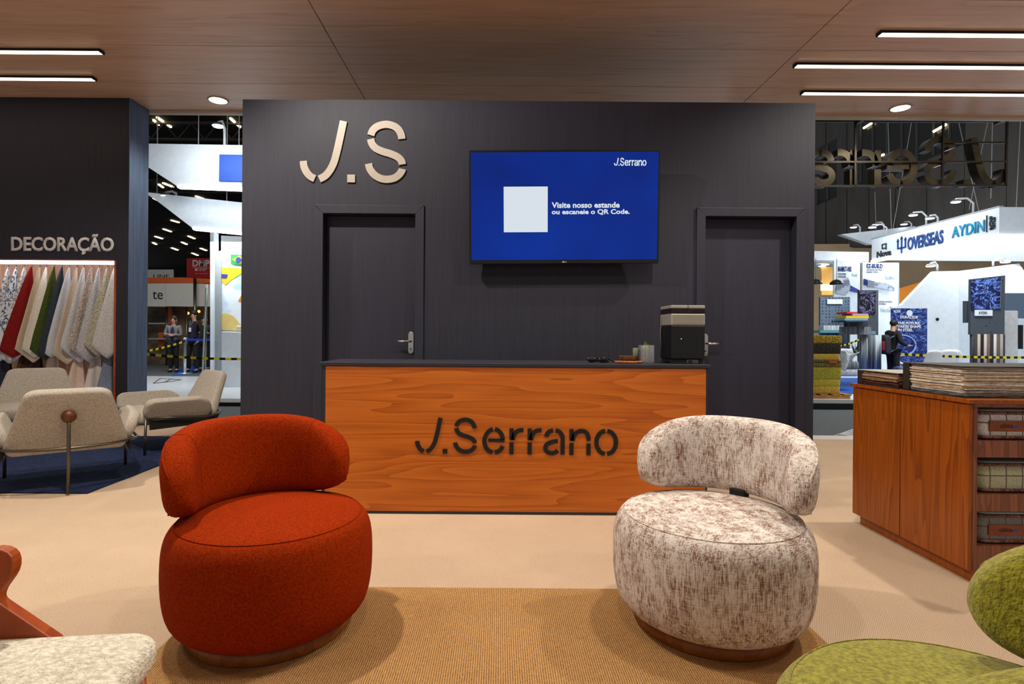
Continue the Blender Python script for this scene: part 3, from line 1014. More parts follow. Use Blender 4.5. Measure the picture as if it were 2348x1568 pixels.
# local: +X forward, y sideways
cushion(rounded([(-0.22, -0.27), (0.245, -0.25), (0.245, 0.255), (-0.22, 0.275)], [0.04, 0.07, 0.075, 0.04]), 0.375, 0.452, 0.018, 0.04).build('seat', M_boucle, t, True)
for s in (-1, 1):
    y = 0.265 * s
    mm = Matrix(((1, 0, 0, 0), (0, 0, 1, y), (0, 1, 0, 0), (0, 0, 0, 1)))
    up = [(x_ + 0.05, z_) for x_, z_ in ((-0.045, 0.32), (-0.02, 0.42), (-0.16, 0.535), (-0.155, 0.555), (-0.125, 0.60), (-0.13, 0.645), (-0.175, 0.66), (-0.23, 0.60), (-0.25, 0.545), (-0.18, 0.44), (-0.17, 0.32))]
    MB().prism(rounded(up, 0.03, 3), -0.016, 0.016, mm).build('side_frame', M_frame, t, bevel=0.008)
    MB().tube([(0.19, y * 0.85, 0.37), (0.22, y * 0.9, 0.0)], [0.02, 0.013], 12).build('leg', M_frame, t, True)
    MB().tube([(-0.12, y * 0.9, 0.37), (-0.24, y * 0.95, 0.0)], [0.022, 0.013], 12).build('leg', M_frame, t, True)
mb = Matrix.Translation((-0.235, 0, 0.70)) @ Matrix.Rotation(-0.22, 4, 'Y') @ Matrix(((0, 0, 1, 0), (1, 0, 0, 0), (0, 1, 0, 0), (0, 0, 0, 1)))
cushion(rounded([(-0.24, -0.12), (0.24, -0.12), (0.24, 0.10), (-0.24, 0.10)], 0.07), -0.03, 0.03, 0.005, 0.03, mb).build('backrest', M_boucle, t, True)

# ================================================================== greige lounge chairs
M_tubem = mat('bronze_tube', (104, 96, 86), rough=0.35, metal=0.9)
M_knob = wood('walnut_knob', (56, 26, 8), (84, 42, 16), (104, 58, 24), (20, 20, 20), (6, 6, 6), 5, 0.4, 0.3)


def lounge(label, x, y, z, fwd):
    """local +Y is forward"""
    t = thing('lounge_chair', label, 'armchair', (x, y, z), rz=math.atan2(fwd[1], fwd[0]) - PI / 2, group='greige lounge chairs on the navy rug')
    cushion(rounded([(-0.31, -0.26), (0.31, -0.26), (0.34, 0.36), (0.30, 0.40), (-0.30, 0.40), (-0.34, 0.36)], 0.05), 0.26, 0.385, 0.02, 0.055).build('seat', M_greige, t, True)
    # back shell: trapezoid, reclined
    mb = Matrix.Translation((0, -0.215, 0.27)) @ Matrix.Rotation(0.40, 4, 'X') @ Matrix(((1, 0, 0, 0), (0, 0, -1, 0), (0, 1, 0, 0), (0, 0, 0, 1)))
    bp = rounded([(-0.335, 0.0), (0.335, 0.0), (0.365, 0.06), (0.245, 0.475), (0.19, 0.50), (-0.19, 0.50), (-0.245, 0.475), (-0.365, 0.06)], [0.05, 0.05, 0.06, 0.06, 0.06, 0.06, 0.06, 0.06])
    cushion(bp, -0.03, 0.045, 0.0, 0.028, mb).build('backrest', M_greige, t, True)
    ma = Matrix.Translation((0, 0, 0))
    for s in (-1, 1):
        ar = rounded([(-0.25, 0.0), (0.30, 0.0), (0.36, 0.06), (0.345, 0.185), (0.30, 0.215), (-0.15, 0.215), (-0.25, 0.13)], 0.07)
        # local x along the chair's depth, y up the pad, z outwards
        c_, s_ = math.cos(0.42), math.sin(0.42)
        m = Matrix(((0, s * s_, s * c_, s * 0.335), (1, 0, 0, 0.03), (0, c_, -s_, 0.315), (0, 0, 0, 1)))
        cushion(ar, -0.035, 0.045, 0.0, 0.035, m).build('armrest', M_greige, t, True)
        MB().tube([(s * 0.39, 0.375, 0.0), (s * 0.39, 0.365, 0.33)], 0.0115, 10).build('leg', M_tubem, t, True)
        pl = [(-0.26, 0.235), (0.33, 0.225), (0.33, 0.325), (-0.30, 0.315)]
        mp = Matrix(((0, 0, 1, s * 0.375), (1, 0, 0, 0), (0, 1, 0, 0), (0, 0, 0, 1)))
        MB().prism(pl, -0.006, 0.006, mp).build('side_plate', M_blackm, t)
    pts = []
    for k in range(25):
        a = PI * k / 24
        pts.append((0.43 * math.cos(a), -0.12 - 0.30 * math.sin(a), 0.315))
    pts = [(0.39, 0.365, 0.335), (0.415, 0.1, 0.325)] + pts + [(-0.415, 0.1, 0.325), (-0.39, 0.365, 0.335)]
    MB().tube(pts, 0.0105, 8).build('ring_rail', M_tubem, t, True)
    MB().tube([(0, -0.43, 0), (0, -0.432, 0.28), (0, -0.41, 0.48), (0, -0.385, 0.53)], 0.0115, 10).build('leg', M_tubem, t, True)
    MB().ball((0, -0.395, 0.535), 0.046, 1, 0.8, 1, 20).build('knob', M_knob, t, True)
    return t


RZ = 0.0125
lounge('greige lounge chair nearest the camera, its wooden back knob facing us', -3.27, 4.31, RZ, (-0.55, 0.72))
lounge('greige lounge chair facing us in front of the fabric niche', -4.78, 5.85, RZ, (0.60, -0.78))
lounge('greige lounge chair turned sideways, beside the end of the blue wall', -3.30, 5.74, RZ, (-0.65, -0.76))

# ================================================================== cabinet on the right
cb = thing('display_cabinet', 'reddish wood display cabinet with open shelves on the right', 'cabinet', (2.85, 3.08, 0))
x0, x1, y0, y1 = 2.2, 3.6, 2.65, 3.52
ctop = 0.862
MB().box(x0 - 0.012, x1, y0 - 0.012, y1 + 0.012, ctop - 0.02, ctop).build('top', M_cab_w, cb, world=True, bevel=0.002)
MB().box(x0 + 0.03, x1 - 0.03, y0 + 0.02, y1 - 0.03, 0.0, 0.055).build('plinth', M_cab_w, cb, world=True)
ym = 3.105
MB().box(x0, x0 + 0.02, y0 + 0.003, ym - 0.0025, 0.06, ctop - 0.024).build('side_panel', M_cab_w, cb, world=True, bevel=0.0015)
MB().box(x0, x0 + 0.02, ym + 0.0025, y1, 0.06, ctop - 0.024).build('side_panel', M_cab_w, cb, world=True, bevel=0.0015)
MB().box(x0 + 0.0205, x0 + 0.038, y0, y1 - 0.02, 0.06, ctop - 0.0205).build('stile', M_cab_in, cb, world=True)
MB().box(x0 + 0.0385, x1, y1 - 0.02, y1, 0.06, ctop - 0.0205).build('back_panel', M_cab_in, cb, world=True)
MB().box(x1 - 0.02, x1, y0, y1 - 0.0205, 0.06, ctop - 0.0205).build('side_panel', M_cab_w, cb, world=True)
for z0, z1 in ((0.06, 0.177), (0.337, 0.418), (0.590, 0.668), (0.828, ctop - 0.0205)):
    b = MB().box(x0 + 0.0385, x1 - 0.0205, y0 + 0.002, y0 + 0.02, z0, z1)
    b.build('shelf_front', M_cab_in, cb, world=True, bevel=0.001)
    MB().box(x0 + 0.0385, x1 - 0.0205, y0 + 0.0205, y1 - 0.0205, z1 - 0.02, z1).build('shelf', M_cab_in, cb, world=True)

# mattress samples on the shelves
M_belt = mat('tan_leather_belt', (130, 66, 34), (116, 56, 28), (20, 20, 20), 0.5)
M_ribp = mat('ribbed_piping', (128, 88, 74), (78, 50, 42), (120, 40, 40), 0.8, lo=0.45, hi=0.55)
M_tagb = mat('blue_tag', (52, 66, 140), rough=0.5)


def plaid(name, c, line, s=13.0):
    m, nt, bs = nodes(name)
    tc = nt.nodes.new('ShaderNodeTexCoord')
    sp = nt.nodes.new('ShaderNodeSeparateXYZ')
    nt.links.new(tc.outputs['Object'], sp.inputs[0])
    acc = None
    for i in range(3):
        w_ = math2(nt, 'LESS_THAN', math2(nt, 'FRACT', math2(nt, 'MULTIPLY', sp.outputs[i], s), 0), 0.07)
        acc = w_ if acc is None else math2(nt, 'MAXIMUM', acc, w_)
    n = noise(nt, (330, 330, 330), 1)
    fac = math2(nt, 'ADD', math2(nt, 'MULTIPLY', n, 0.6), math2(nt, 'MULTIPLY', acc, -0.35))
    col = ramp(nt, fac, [(0.1, lin(line)), (0.25, tuple(v * 0.6 for v in lin(c))), (0.36, lin(c))])
    nt.links.new(col, bs.inputs['Base Color'])
    bs.inputs['Roughness'].default_value = 0.9
    MATS[name] = m
    return m


for z, hgt, nm, lab, c, topc, belt in (
        (0.6685, 0.145, 'plaid_white', 'white gridded mattress sample on the top cabinet shelf', (232, 229, 226), (170, 158, 150), True),
        (0.4185, 0.150, 'plaid_green', 'greenish gridded mattress sample on the middle cabinet shelf', (186, 190, 156), (160, 156, 146), False),
        (0.1775, 0.150, 'plaid_grey', 'dark grey gridded mattress sample on the bottom cabinet shelf', (140, 136, 132), (214, 214, 212), True)):
    t = thing('mattress_sample', lab, 'mattress sample', (2.63, 2.89, z), group='mattress samples in the cabinet')
    ol = rounded([(-0.36, -0.21), (0.36, -0.21), (0.36, 0.21), (-0.36, 0.21)], 0.055, 6)
    cushion(ol, 0.0, hgt - 0.016, 0.002, 0.02).build('body', plaid(nm, c, (90, 84, 80)), t, True)
    cushion([(p[0] * 0.985, p[1] * 0.985) for p in ol], hgt - 0.016, hgt - 0.002, 0.012, 0.03).build('top_cover', mat(nm + '_top', topc, rough=0.8, bmp=0.3, bsc=(30, 30, 30)), t, True)
    for zz in (hgt - 0.018, 0.012):
        MB().tube([(p[0] * 1.004, p[1] * 1.004, zz) for p in ol], 0.008, 8, True).build('piping', M_ribp, t, True)
    if belt:
        bl = MB().box(-0.315, -0.148, -0.217, -0.2095, 0.040, 0.090).build('belt', M_belt, t, bevel=0.001)
        xs0 = at(2292, 985, 2.675).x - 2.63
        text('belt_text', 'cúbica', plane_m((xs0, -0.2172, 0.0585), *FRONT), 0.060, 0.020, mat('print_dark', (40, 26, 24)), bl, 0.0006, 0.01, world=False)
        MB().box(xs0 + 0.062, xs0 + 0.088, -0.2182, -0.2171, 0.058, 0.068).build('belt_tag', M_tagb, bl)

# ---------------------------------------------------------------- swatch books on the cabinet
def swatch_book(label, X0, X1, Y0, Y1, z, th, cols, n):
    t = thing('swatch_book', label, 'swatch book', ((X0 + X1) / 2, (Y0 + Y1) / 2, z), group='fabric swatch books on the cabinet')
    M_b = mat('book_board', (44, 38, 34), rough=0.6)
    MB().box(X0, X1, Y0, Y1 - 0.001, z, z + 0.004).build('cover', M_b, t, world=True)
    MB().box(X0, X1, Y1 - 0.045, Y1, z + 0.0045, z + th - 0.0045).build('spine', M_b, t, world=True, bevel=0.003)
    MB().box(X0, X1, Y0, Y1, z + th - 0.004, z + th).build('cover', mat('book_cover_' + label[:5], cols[-1], rough=0.7), t, world=True)
    rr = random.Random(n)
    h = (th - 0.010) / n
    for i in range(n):
        zz = z + 0.005 + i * h
        dx, dy = rr.uniform(0.002, 0.02), rr.uniform(0.0, 0.02)
        ph, am = rr.uniform(0, 6), h * 0.22
        k = cols[int(i * (len(cols) - 1) / n)]
        mtt = mat('swatch_%d_%d_%d' % k, k, tuple(int(v * 0.8) for v in k), (60, 60, 60), 0.9)
        g = MB()
        xa, xb, ya, yb = X0 + dx, X1 - 0.02, Y0 + dy, Y1 - 0.046

        def side(s, zofs, xa=xa, xb=xb, ya=ya, yb=yb, ph=ph, am=am, zz=zz, h=h):
            # outline point at parameter s: far-left, near-left corner, near-right, then back
            if s < 0.4:
                q = s / 0.4
                x, y = xa, yb + (ya - yb) * q
            elif s < 0.8:
                q = (s - 0.4) / 0.4
                x, y = xa + (xb - xa) * q, ya
            else:
                q = (s - 0.8) / 0.2
                x, y = xb, ya + (yb - ya) * q
            wob = 0.0016 * math.sin(41 * x + 57 * y + ph)
            return Vector((x + 0.002 * math.sin(60 * y + ph), y + 0.002 * math.sin(55 * x + ph), zz + am * math.sin(17 * x + 23 * y + ph) + zofs))
        N = 40
        a = [g.bm.verts.new(side(j / N, 0.0)) for j in range(N + 1)]
        e = [g.bm.verts.new(side(j / N, h * 0.90)) for j in range(N + 1)]
        for j in range(N):
            g.bm.faces.new([a[j], a[j + 1], e[j + 1], e[j]])
        g.bm.faces.new(e)
        g.bm.faces.new(list(reversed(a)))
        g.build('swatch', mtt, t, world=True)
    return t


zt = ctop + 0.0008
swatch_book('small dark swatch book at the far end of the cabinet top', 2.205, 2.85, 3.13, 3.49, zt, 0.088,
            [(74, 44, 32), (90, 56, 40), (150, 112, 84), (196, 160, 128), (160, 128, 104), (74, 62, 54), (150, 146, 136)], 11)
swatch_book('thick swatch book with pale pages on the near cabinet top', 2.21, 3.2, 2.70, 3.105, zt, 0.150,
            [(120, 116, 116), (206, 194, 178), (238, 214, 180), (232, 224, 210), (238, 212, 176), (228, 222, 210), (238, 210, 172), (220, 210, 198), (180, 164, 150), (40, 34, 34)], 26)

# ================================================================== HALL BEYOND THE STAND
HZ = -0.06
M_aisle = mat('aisle_carpet', (92, 98, 100), (78, 84, 86), (60, 60, 60), 0.95)
struct(MB().box(-45, 45, 7.06, 75, HZ - 0.1, HZ).build('floor_hall', M_aisle, keep=True))
struct(MB().box(2.31, 9.5, 6.63, 7.058, HZ - 0.1, HZ).build('floor_aisle', M_aisle, keep=True))
M_hallc = mat('hall_ceiling_black', (20, 19, 17), rough=0.9)
struct(MB().box(-45, 2.0, 8.5, 75, 8.966, 9.1).build('ceiling_hall', M_hallc, keep=True))
struct(MB().box(-45, 6, 70, 70.3, HZ, 8.955).build('wall_hall_far', mat('hall_far_dark', (34, 32, 29), (22, 21, 19), (2, 2, 0.2), 0.9), keep=True))

# roof trusses of the hall
for i, Y in enumerate((15.0, 21.0, 29.0, 40.0)):
    b = MB()
    b.box(-22, 1.9, Y, Y + 0.1, 8.85, 8.95).box(-22, 1.9, Y, Y + 0.1, 8.25, 8.33)
    for k in range(23):
        x = -22 + k
        b.tube([(x, Y + 0.05, 8.3), (x + 0.5, Y + 0.05, 8.9), (x + 1, Y + 0.05, 8.3)], 0.025, 4)
    tag(b.build('roof_truss', mat('truss_grey', (70, 66, 60), rough=0.6)), 'grey lattice roof truss of the dark hall ceiling at left, %s' % ('nearest row', 'second row', 'third row', 'farthest row')[i], 'truss', 'hall roof trusses')

# small bar lights of the hall ceiling: (x0, y0, x1, y1) in photo pixels, hung at z = 9
HL = [(360, 271, 392, 293), (352, 277, 364, 288), (528, 273, 552, 294), (374, 421, 397, 430), (364, 424, 374, 431), (449, 451, 466, 457), (352, 455, 363, 461),
      (393, 506, 410, 511), (375, 526, 392, 532), (356, 543, 372, 548), (432, 542, 446, 548), (417, 556, 428, 561), (394, 569, 407, 574), (351, 557, 358, 561), (460, 570, 473, 575), (441, 581, 453, 586)]
M_hl = glow('hall_bar_glow', (255, 226, 170), 6.0)
for x0_, y0_, x1_, y1_ in HL:
    z = 8.9
    p, q = onz(x0_, y0_, z), onz(x1_, y1_, z)
    d = (q - p)
    L = max(d.length, 0.3)
    d.normalize()
    sd = Vector((-d.y, d.x, 0)) * 0.5 * max(0.07, 0.0035 * p.y)
    o = MB().slab([p - sd, q - sd, q + sd, p + sd], (0, 0, 0.06)).build('hall_glow_bar', M_hl)
    tag(o, 'small warm bar light among those on the dark hall ceiling at left', 'hall light', 'hall ceiling lights')


def cable(x0_, y0_, x1_, y1_, Y, lab, r=0.012):
    o = MB().tube([at(x0_, y0_, Y), at(x1_, y1_, Y)], r * 0.6, 5).build('cable', mat('cable_grey', (150, 150, 145), rough=0.5))
    tag(o, lab, 'cable', 'suspension cables')


# ---------------------------------------------------------------- hanging metal sign (seen from behind)
SY = 7.32
hs = thing('hanging_sign', 'hanging metal frame with reversed channel letters seen from behind', 'sign', (4.2, SY, 3.1))
M_gun = mat('gunmetal', (78, 72, 58), (50, 46, 38), (3, 3, 3), rough=0.4, metal=0.8)
M_gund = mat('gunmetal_dark', (52, 48, 42), rough=0.45, metal=0.7)


def bar(xa, ya, xb, yb, r=0.016, nm='frame_bar', mt=M_gund, Y=SY):
    MB().tube([at(xa, ya, Y), at(xb, yb, Y)], r, 4).build(nm, mt, hs, world=True)


bar(1780, 278, 2310, 279)
bar(1780, 427, 2308, 425)
bar(1780, 371.5, 2306, 371)
bar(2162, 327, 2308, 327)
bar(2309, 278, 2306, 427)
bar(2163, 278, 2160, 427)
bar(1961, 278, 1960, 427)
bl = at(2314, 425, SY)
stencil('J.SerRano', Matrix(((1, 0, 0, bl.x), (0, 0, 1, SY + 0.02), (0, 1, 0, bl.z), (0, 0, 0, 1))), 0.622, 0.13, M_gun, hs, mirror=True, st=50)
for x in (4.3, 6.2):
    MB().tube([(x, SY, bl.z + 0.82), (x, SY, CEIL + 0.9)], 0.006, 5).build('hanger_cable', M_steel, hs, world=True)
for x in (4.6, 6.38):
    MB().box(x - 0.02, x + 0.02, 7.131, SY, CEIL - 0.01, CEIL + 0.02).build('ceiling_bracket', M_gund, hs, world=True)

# ---------------------------------------------------------------- hall facade, right
fac = struct(MB().slab([at(1780, 200, 27.6), at(2460, 200, 17.2), at(2460, 566, 17.2), at(1780, 566, 27.6)], (0.1, 0.25, 0)).build('wall_hall_right', mat('facade_gap', (30, 28, 26), rough=0.9), keep=True))
M_fac = mat('facade_panel', (78, 74, 70), (66, 63, 60), (2, 2, 0.5), 0.7)
seams = [1790, 1840, 1893, 1941, 1991.5, 2052, 2123.5, 2210, 2306, 2400, 2460]


def fy(x):
    # depth of the facade along its picture column (a straight, slanted wall)
    A, B = at(1780, 566, 27.6), at(2460, 566, 17.2)
    k = (x - CX + (-200) * RL) / F
    # solve A + s (B-A): X = k Y
    s = (k * A.y - A.x) / ((B.x - A.x) - k * (B.y - A.y))
    return A.y + s * (B.y - A.y)


for xa, xb in zip(seams, seams[1:]):
    ya, yb = fy(xa + 1), fy(xb - 1)
    MB().slab([at(xa + 1, 210, ya) - Vector((0, 0.03, 0)), at(xb - 1, 210, yb) - Vector((0, 0.03, 0)), at(xb - 1, 566 + 9 * 0, yb) - Vector((0, 0.03, 0)), at(xa + 1, 566, ya) - Vector((0, 0.03, 0))], (0.005, 0.028, 0)).build('wall_panel', M_fac, fac)
M_win = mat('dark_glass', (14, 14, 15), rough=0.25)
M_mul = mat('mullion_grey', (64, 66, 68), rough=0.5)


def facwin(pts, mull, lab):
    off = Vector((0, -0.06, 0))
    P = [at(x, y, fy(x)) + off for x, y in pts]
    t = thing('facade_window', lab, 'window', P[0])
    MB().slab(P, (0.005, 0.028, 0)).build('pane', M_win, t, world=True)
    for x, ya, yb in mull:
        Y = fy(x)
        a, c = at(x, ya, Y) + off * 1.6, at(x, yb, Y) + off * 1.6
        MB().slab([a + Vector((-0.07, 0, 0)), a + Vector((0.07, 0, 0)), c + Vector((0.07, 0, 0)), c + Vector((-0.07, 0, 0))], (0, 0.03, 0)).build('mullion', M_mul, t, world=True)


facwin([(1871, 343), (1916, 318), (1916, 452), (1871, 471)], [(1872, 345, 468), (1896, 332, 458)], 'dark slanted window on the grey hall facade beside the wall edge')
facwin([(1966, 240), (2210, 240), (2210, 330), (2110, 372), (2000, 424), (1966, 424)], [(1972, 245, 420), (2000, 245, 420), (2033, 245, 405), (2066, 245, 390), (2100, 245, 375), (2138, 245, 358), (2175, 245, 342)], 'large dark hall window with mullions behind the hanging sign')

for x0_, y0_, x1_, y1_ in ((1980, 294, 1999, 282), (2140, 302, 2170, 285), (2017, 358, 2027, 354)):  # glowing bars on the panes stand for hall lights reflected in the window
    p, q = at(x0_, y0_, fy(x0_) - 0.13), at(x1_, y1_, fy(x1_) - 0.13)
    o = MB().tube([p, q], 0.045, 6).build('hall_glow_bar', M_hl)
    tag(o, 'slanted warm reflection of a bar light in the hall window behind the metal sign', 'hall light', 'window reflections behind the hanging sign')


# ---------------------------------------------------------------- right neighbour stand
M_bw = mat('booth_white', (222, 230, 236), rough=0.45)
M_bg = mat('booth_grey', (150, 158, 162), rough=0.5)
plat = struct(MB().box(3.2, 22, 9.45, 22, HZ, 0.10).build('floor_booth_right', M_whitef, keep=True))
MB().box(3.2, 22, 9.40, 9.449, HZ, 0.04).build('kick', M_black, plat)
tag(MB().box(6.0, 10.6, 10.4, 14.4, 0.101, 0.11).build('blue_carpet', mat('royal_blue_carpet', (26, 84, 170), rough=0.9)), 'royal blue carpet on the white platform beside the cabinet', 'carpet')

FX = 12.85
Yn, Yf = 14.6, 19.6
fc = thing('canopy_fascia', 'white lit canopy fascia with names of several exhibitors', 'canopy', (FX, 17, 3.75))
MB().box(FX, FX + 0.08, Yn, Yf, 3.75, 4.52).build('side_board', M_bw, fc, world=True)
MB().box(FX + 0.081, 20, Yn, Yn + 0.08, 3.75, 4.52).build('front_board', M_bw, fc, world=True)
MB().box(FX + 0.0805, 20, Yn + 0.081, Yf, 3.80, 3.84).build('soffit', glow('emissive_soffit', (232, 240, 246), 0.55), fc, world=True)  # low emission put into the soffit board to brighten it
MB().box(FX - 0.03, FX - 0.001, Yn - 0.03, Yf, 3.70, 3.79).box(FX, 20, Yn - 0.03, Yn - 0.001, 3.70, 3.79).build('edge_light', M_ledw, fc, world=True)
MB().box(FX - 0.02, FX + 0.1, Yn - 0.02, Yf, 4.521, 4.55).build('top_rail', M_bg, fc, world=True)


def fascia(body, ya, yb, za, zb_, c, bold=0.0):
    m = plane_m((FX - 0.001, ya, za), (0, -1, 0), (0, 0, 1))
    return text('fascia_text', body, m, ya - yb, zb_ - za, mat('print_%d_%d_%d' % c, c, rough=0.5), fc, 0.03, bold)


fascia('Nova', 19.3, 18.6, 3.84, 4.05, (40, 46, 52), 0.02)
e0, e1 = 18.86, 19.02
MB().box(FX - 0.03, FX - 0.001, e0, e1, 4.10, 4.13).box(FX - 0.03, FX - 0.001, e0, e1, 4.24, 4.27).box(FX - 0.03, FX - 0.001, e1, e1 + 0.03, 4.10, 4.27).box(FX - 0.03, FX - 0.001, e0 - 0.03, e0, 4.06, 4.27).build('emblem', MATS['print_40_46_52'], fc, world=True)
fascia('OVERSEAS', 17.85, 16.42, 3.88, 4.28, (30, 66, 130), 0.02)
tr = MB()
for y_, z0_, z1_ in ((18.12, 3.82, 4.32), (17.95, 4.02, 4.26), (18.29, 4.02, 4.26)):
    tr.box(FX - 0.03, FX - 0.001, y_ - 0.022, y_ + 0.022, z0_, z1_)
    tr.prism([(y_ - 0.05, z1_ - 0.04), (y_ + 0.05, z1_ - 0.04), (y_, z1_ + 0.06)], -FX + 0.0015, -FX + 0.03, Matrix(((0, 0, -1, 0), (1, 0, 0, 0), (0, 1, 0, 0), (0, 0, 0, 1))))
tr.box(FX - 0.03, FX - 0.001, 17.928, 18.312, 3.98, 4.025).build('trident_emblem', mat('print_30_66_130', (30, 66, 130)), fc, world=True)
fascia('AYDIN', 16.1, 15.02, 3.97, 4.28, (26, 140, 180), 0.01)
MB().box(FX - 0.03, FX - 0.001, 14.95, 14.962, 3.93, 4.38).build('divider', MATS['print_40_46_52'], fc, world=True)
text('fascia_text', 'MATTRESS\nTEXTILES', plane_m((FX - 0.001, 14.70, 3.97), (0, 0, 1), (0, 1, 0)), 0.36, 0.17, MATS['print_40_46_52'], fc, 0.03, 0.02)

# wedge canopy behind
wd = MB().slab([at(1928, 537, 21.5), at(2145, 513, 21.5), at(2145, 548, 21.5), at(1996, 560, 21.5)], (0, 0.25, 0)).build('canopy_wedge', M_bw)
tag(wd, 'pointed white canopy wedge behind the lettered fascia', 'canopy')


# arm spotlights on the canopies
def arm_lamp(px, py, hx_, hy_, Y, lab, foot=None):
    """px,py foot; hx_,hy_ lamp head"""
    a, h_ = at(px, py, Y), at(hx_, hy_, Y)
    if foot is not None:
        h_ = h_ + Vector((foot[0], 0, foot[1])) - Vector((a.x, 0, a.z))
        a = Vector((foot[0], Y, foot[1]))
    t = thing('arm_spotlight', lab, 'spotlight', a, group='arm spotlights on the white canopies')
    top = Vector((a.x, Y, h_.z + 0.03))
    MB().tube([a, a.lerp(top, 0.75), top + (h_ - top) * 0.35 + Vector((0, 0, 0.05)), h_ + Vector((0, 0, 0.04))], 0.028, 6).build('arm', mat('lamp_white', (205, 208, 210), rough=0.4), t, True, world=True)
    MB().lathe([(0, 0.035), (0.08, 0.02), (0.12, -0.02), (0.12, -0.035), (0, -0.035)], 16, h_).build('head', mat('lamp_dark', (90, 96, 100), rough=0.4), t, True, world=True)
    MB().lathe([(0, -0.06), (0.10, -0.055), (0.118, -0.036), (0, -0.036)], 16, h_).build('lens', M_ledw, t, True, world=True)


arm_lamp(1972, 532, 1957, 519, 21.5, 'arm spotlight at the tip of the pointed white canopy')
arm_lamp(2027, 526, 2010, 513, 21.5, 'second arm spotlight from the tip of the pointed canopy')
arm_lamp(2090, 520, 2073, 512, 21.4, 'third arm spotlight on the pointed canopy, above the trident')
arm_lamp(2118, 525, 2088, 500, 17.15, 'arm spotlight on the lettered fascia, leaning left of its middle', (FX + 0.04, 4.5505))
arm_lamp(2142, 516, 2124, 505, 16.7, 'arm spotlight on the lettered fascia, between two leaning left', (FX + 0.04, 4.5505))
arm_lamp(2224, 494, 2184, 466, 15.45, 'largest arm spotlight, above the turquoise name', (FX + 0.04, 4.5505))
arm_lamp(2028, 546, 1995, 526, 18.9, 'low arm spotlight at the left end of the lettered fascia', (FX + 0.04, 4.5505))
cable(2006, 440, 2009, 530, 20, 'thin cable above the second canopy spotlight')
cable(2036, 275, 2044, 524, 20, 'cable rising to the left of a slanted one, above the canopy', 0.02)
cable(2091, 275, 2048, 524, 20, 'slanted cable rising right from the pointed canopy', 0.02)
cable(2197, 275, 2245, 487, 17, 'cable crossing another above the turquoise name', 0.015)
cable(2266, 275, 2222, 480, 17, 'slanted cable crossing behind the sign letter J', 0.015)
cable(2276, 275, 2272, 455, 16, 'upright cable ending in a hook above the fascia', 0.015)
cable(2340, 275, 2330, 478, 16, 'rightmost upright cable above the fascia', 0.015)

# interior behind: tan room, header
struct(MB().slab([at(1820, 560, 24), at(2420, 556, 24), at(2420, 850, 24), at(1820, 860, 24)], (0, 0.2, 0)).build('wall_booth_rear', mat('tan_wall', (176, 150, 118), (166, 140, 108), (1, 1, 1), 0.7), keep=True))
hd = thing('booth_header', 'white booth header with round ceiling lamps right of the wall edge', 'header', at(1930, 600, 18))
MB().slab([at(1845, 575, 18), at(1992, 578, 18), at(1992, 600, 18), at(1845, 597, 18)], (0, 0.2, 0)).build('board', M_bw, hd, world=True)
MB().slab([at(1845, 600, 18), at(1992, 603, 18), at(1992, 617, 22), at(1845, 615, 22)], (0, 0, 0.05)).build('ceiling_board', M_bg, hd, world=True)
for x, y in ((1876, 598), (1921, 598), (1892, 604.5), (1885, 608)):
    MB().lathe([(0, 0), (0.11, 0), (0.11, 0.02), (0, 0.02)], 16, at(x, y + 3, 19)).build('lamp', M_ledw, hd, world=True)


def board(name, lab, cat, pts, Y, mt, th=0.06, parent=None, group=None):
    o = MB().slab([at(x, y, Y) for x, y in pts], (0, th, 0)).build(name, mt, parent, world=parent is not None)
    if parent is None:
        tag(o, lab, cat, group)
    return o


def rect(x0_, y0_, x1_, y1_):
    return [(x0_, y0_), (x1_, y0_), (x1_, y1_), (x0_, y1_)]


def btext(body, x0_, y0_, x1_, y1_, Y, c, parent, bold=0.02):
    a, e = at(x0_, y1_, Y - 0.001), at(x1_, y0_, Y - 0.001)
    return text('print', body, plane_m(a, *FRONT), e.x - a.x, e.z - a.z, mat('print_%d_%d_%d' % c, c, rough=0.5), parent, 0.004, bold)


P1 = thing('wall_panel_poster', 'tall white poster headed MAMMUT-VMX', 'poster', at(1940, 860, 17.5))
board('sheet', '', '', rect(1912, 597, 1972, 860), 17.5, M_bw, parent=P1)
btext('MAMMUT-VMX', 1921, 611, 1953, 623, 17.5, (30, 44, 110), P1, 0.05)
btext('MATTRESS COMPRESSING\nAND ROLLING MACHINE', 1921, 626, 1940, 637, 17.5, (110, 120, 140), P1, 0)
btext('Ready', 1953, 626, 1966, 637, 17.5, (130, 165, 180), P1, 0)
mc = board('picture', '', '', [(1918, 655), (1945, 636), (1952, 658), (1940, 677), (1916, 672)], 17.45, mat('machine_grey', (170, 178, 190), (110, 118, 136), (6, 6, 6), lo=0.45, hi=0.55), 0.04, P1)
board('picture', '', '', [(1950, 654), (1969, 664), (1969, 671), (1950, 667)], 17.45, mat('print_blue', (44, 58, 140)), 0.04, P1)
P2 = thing('wall_panel_poster', 'tall white poster headed EZ-BUILD with a machine', 'poster', at(2020, 860, 17.0))
board('sheet', '', '', rect(1978, 602, 2059, 860), 17.0, M_bw, parent=P2)
board('frame_edge', '', '', rect(2059, 602, 2062, 860), 17.0, M_bg, parent=P2)
btext('EZ-BUILD', 1987, 605, 2024, 615, 17.0, (30, 44, 110), P2, 0.05)
btext('AUTOMATED MATTRESS\nASSEMBLY SYSTEM', 1987, 617, 2022, 626, 17.0, (110, 120, 140), P2, 0)
btext('Excellence', 2030, 632, 2052, 641, 17.0, (110, 165, 180), P2, 0)
board('picture', '', '', [(1982, 639), (1998, 644), (1998, 655), (1982, 653)], 16.95, MATS['print_blue'], 0.04, P2)
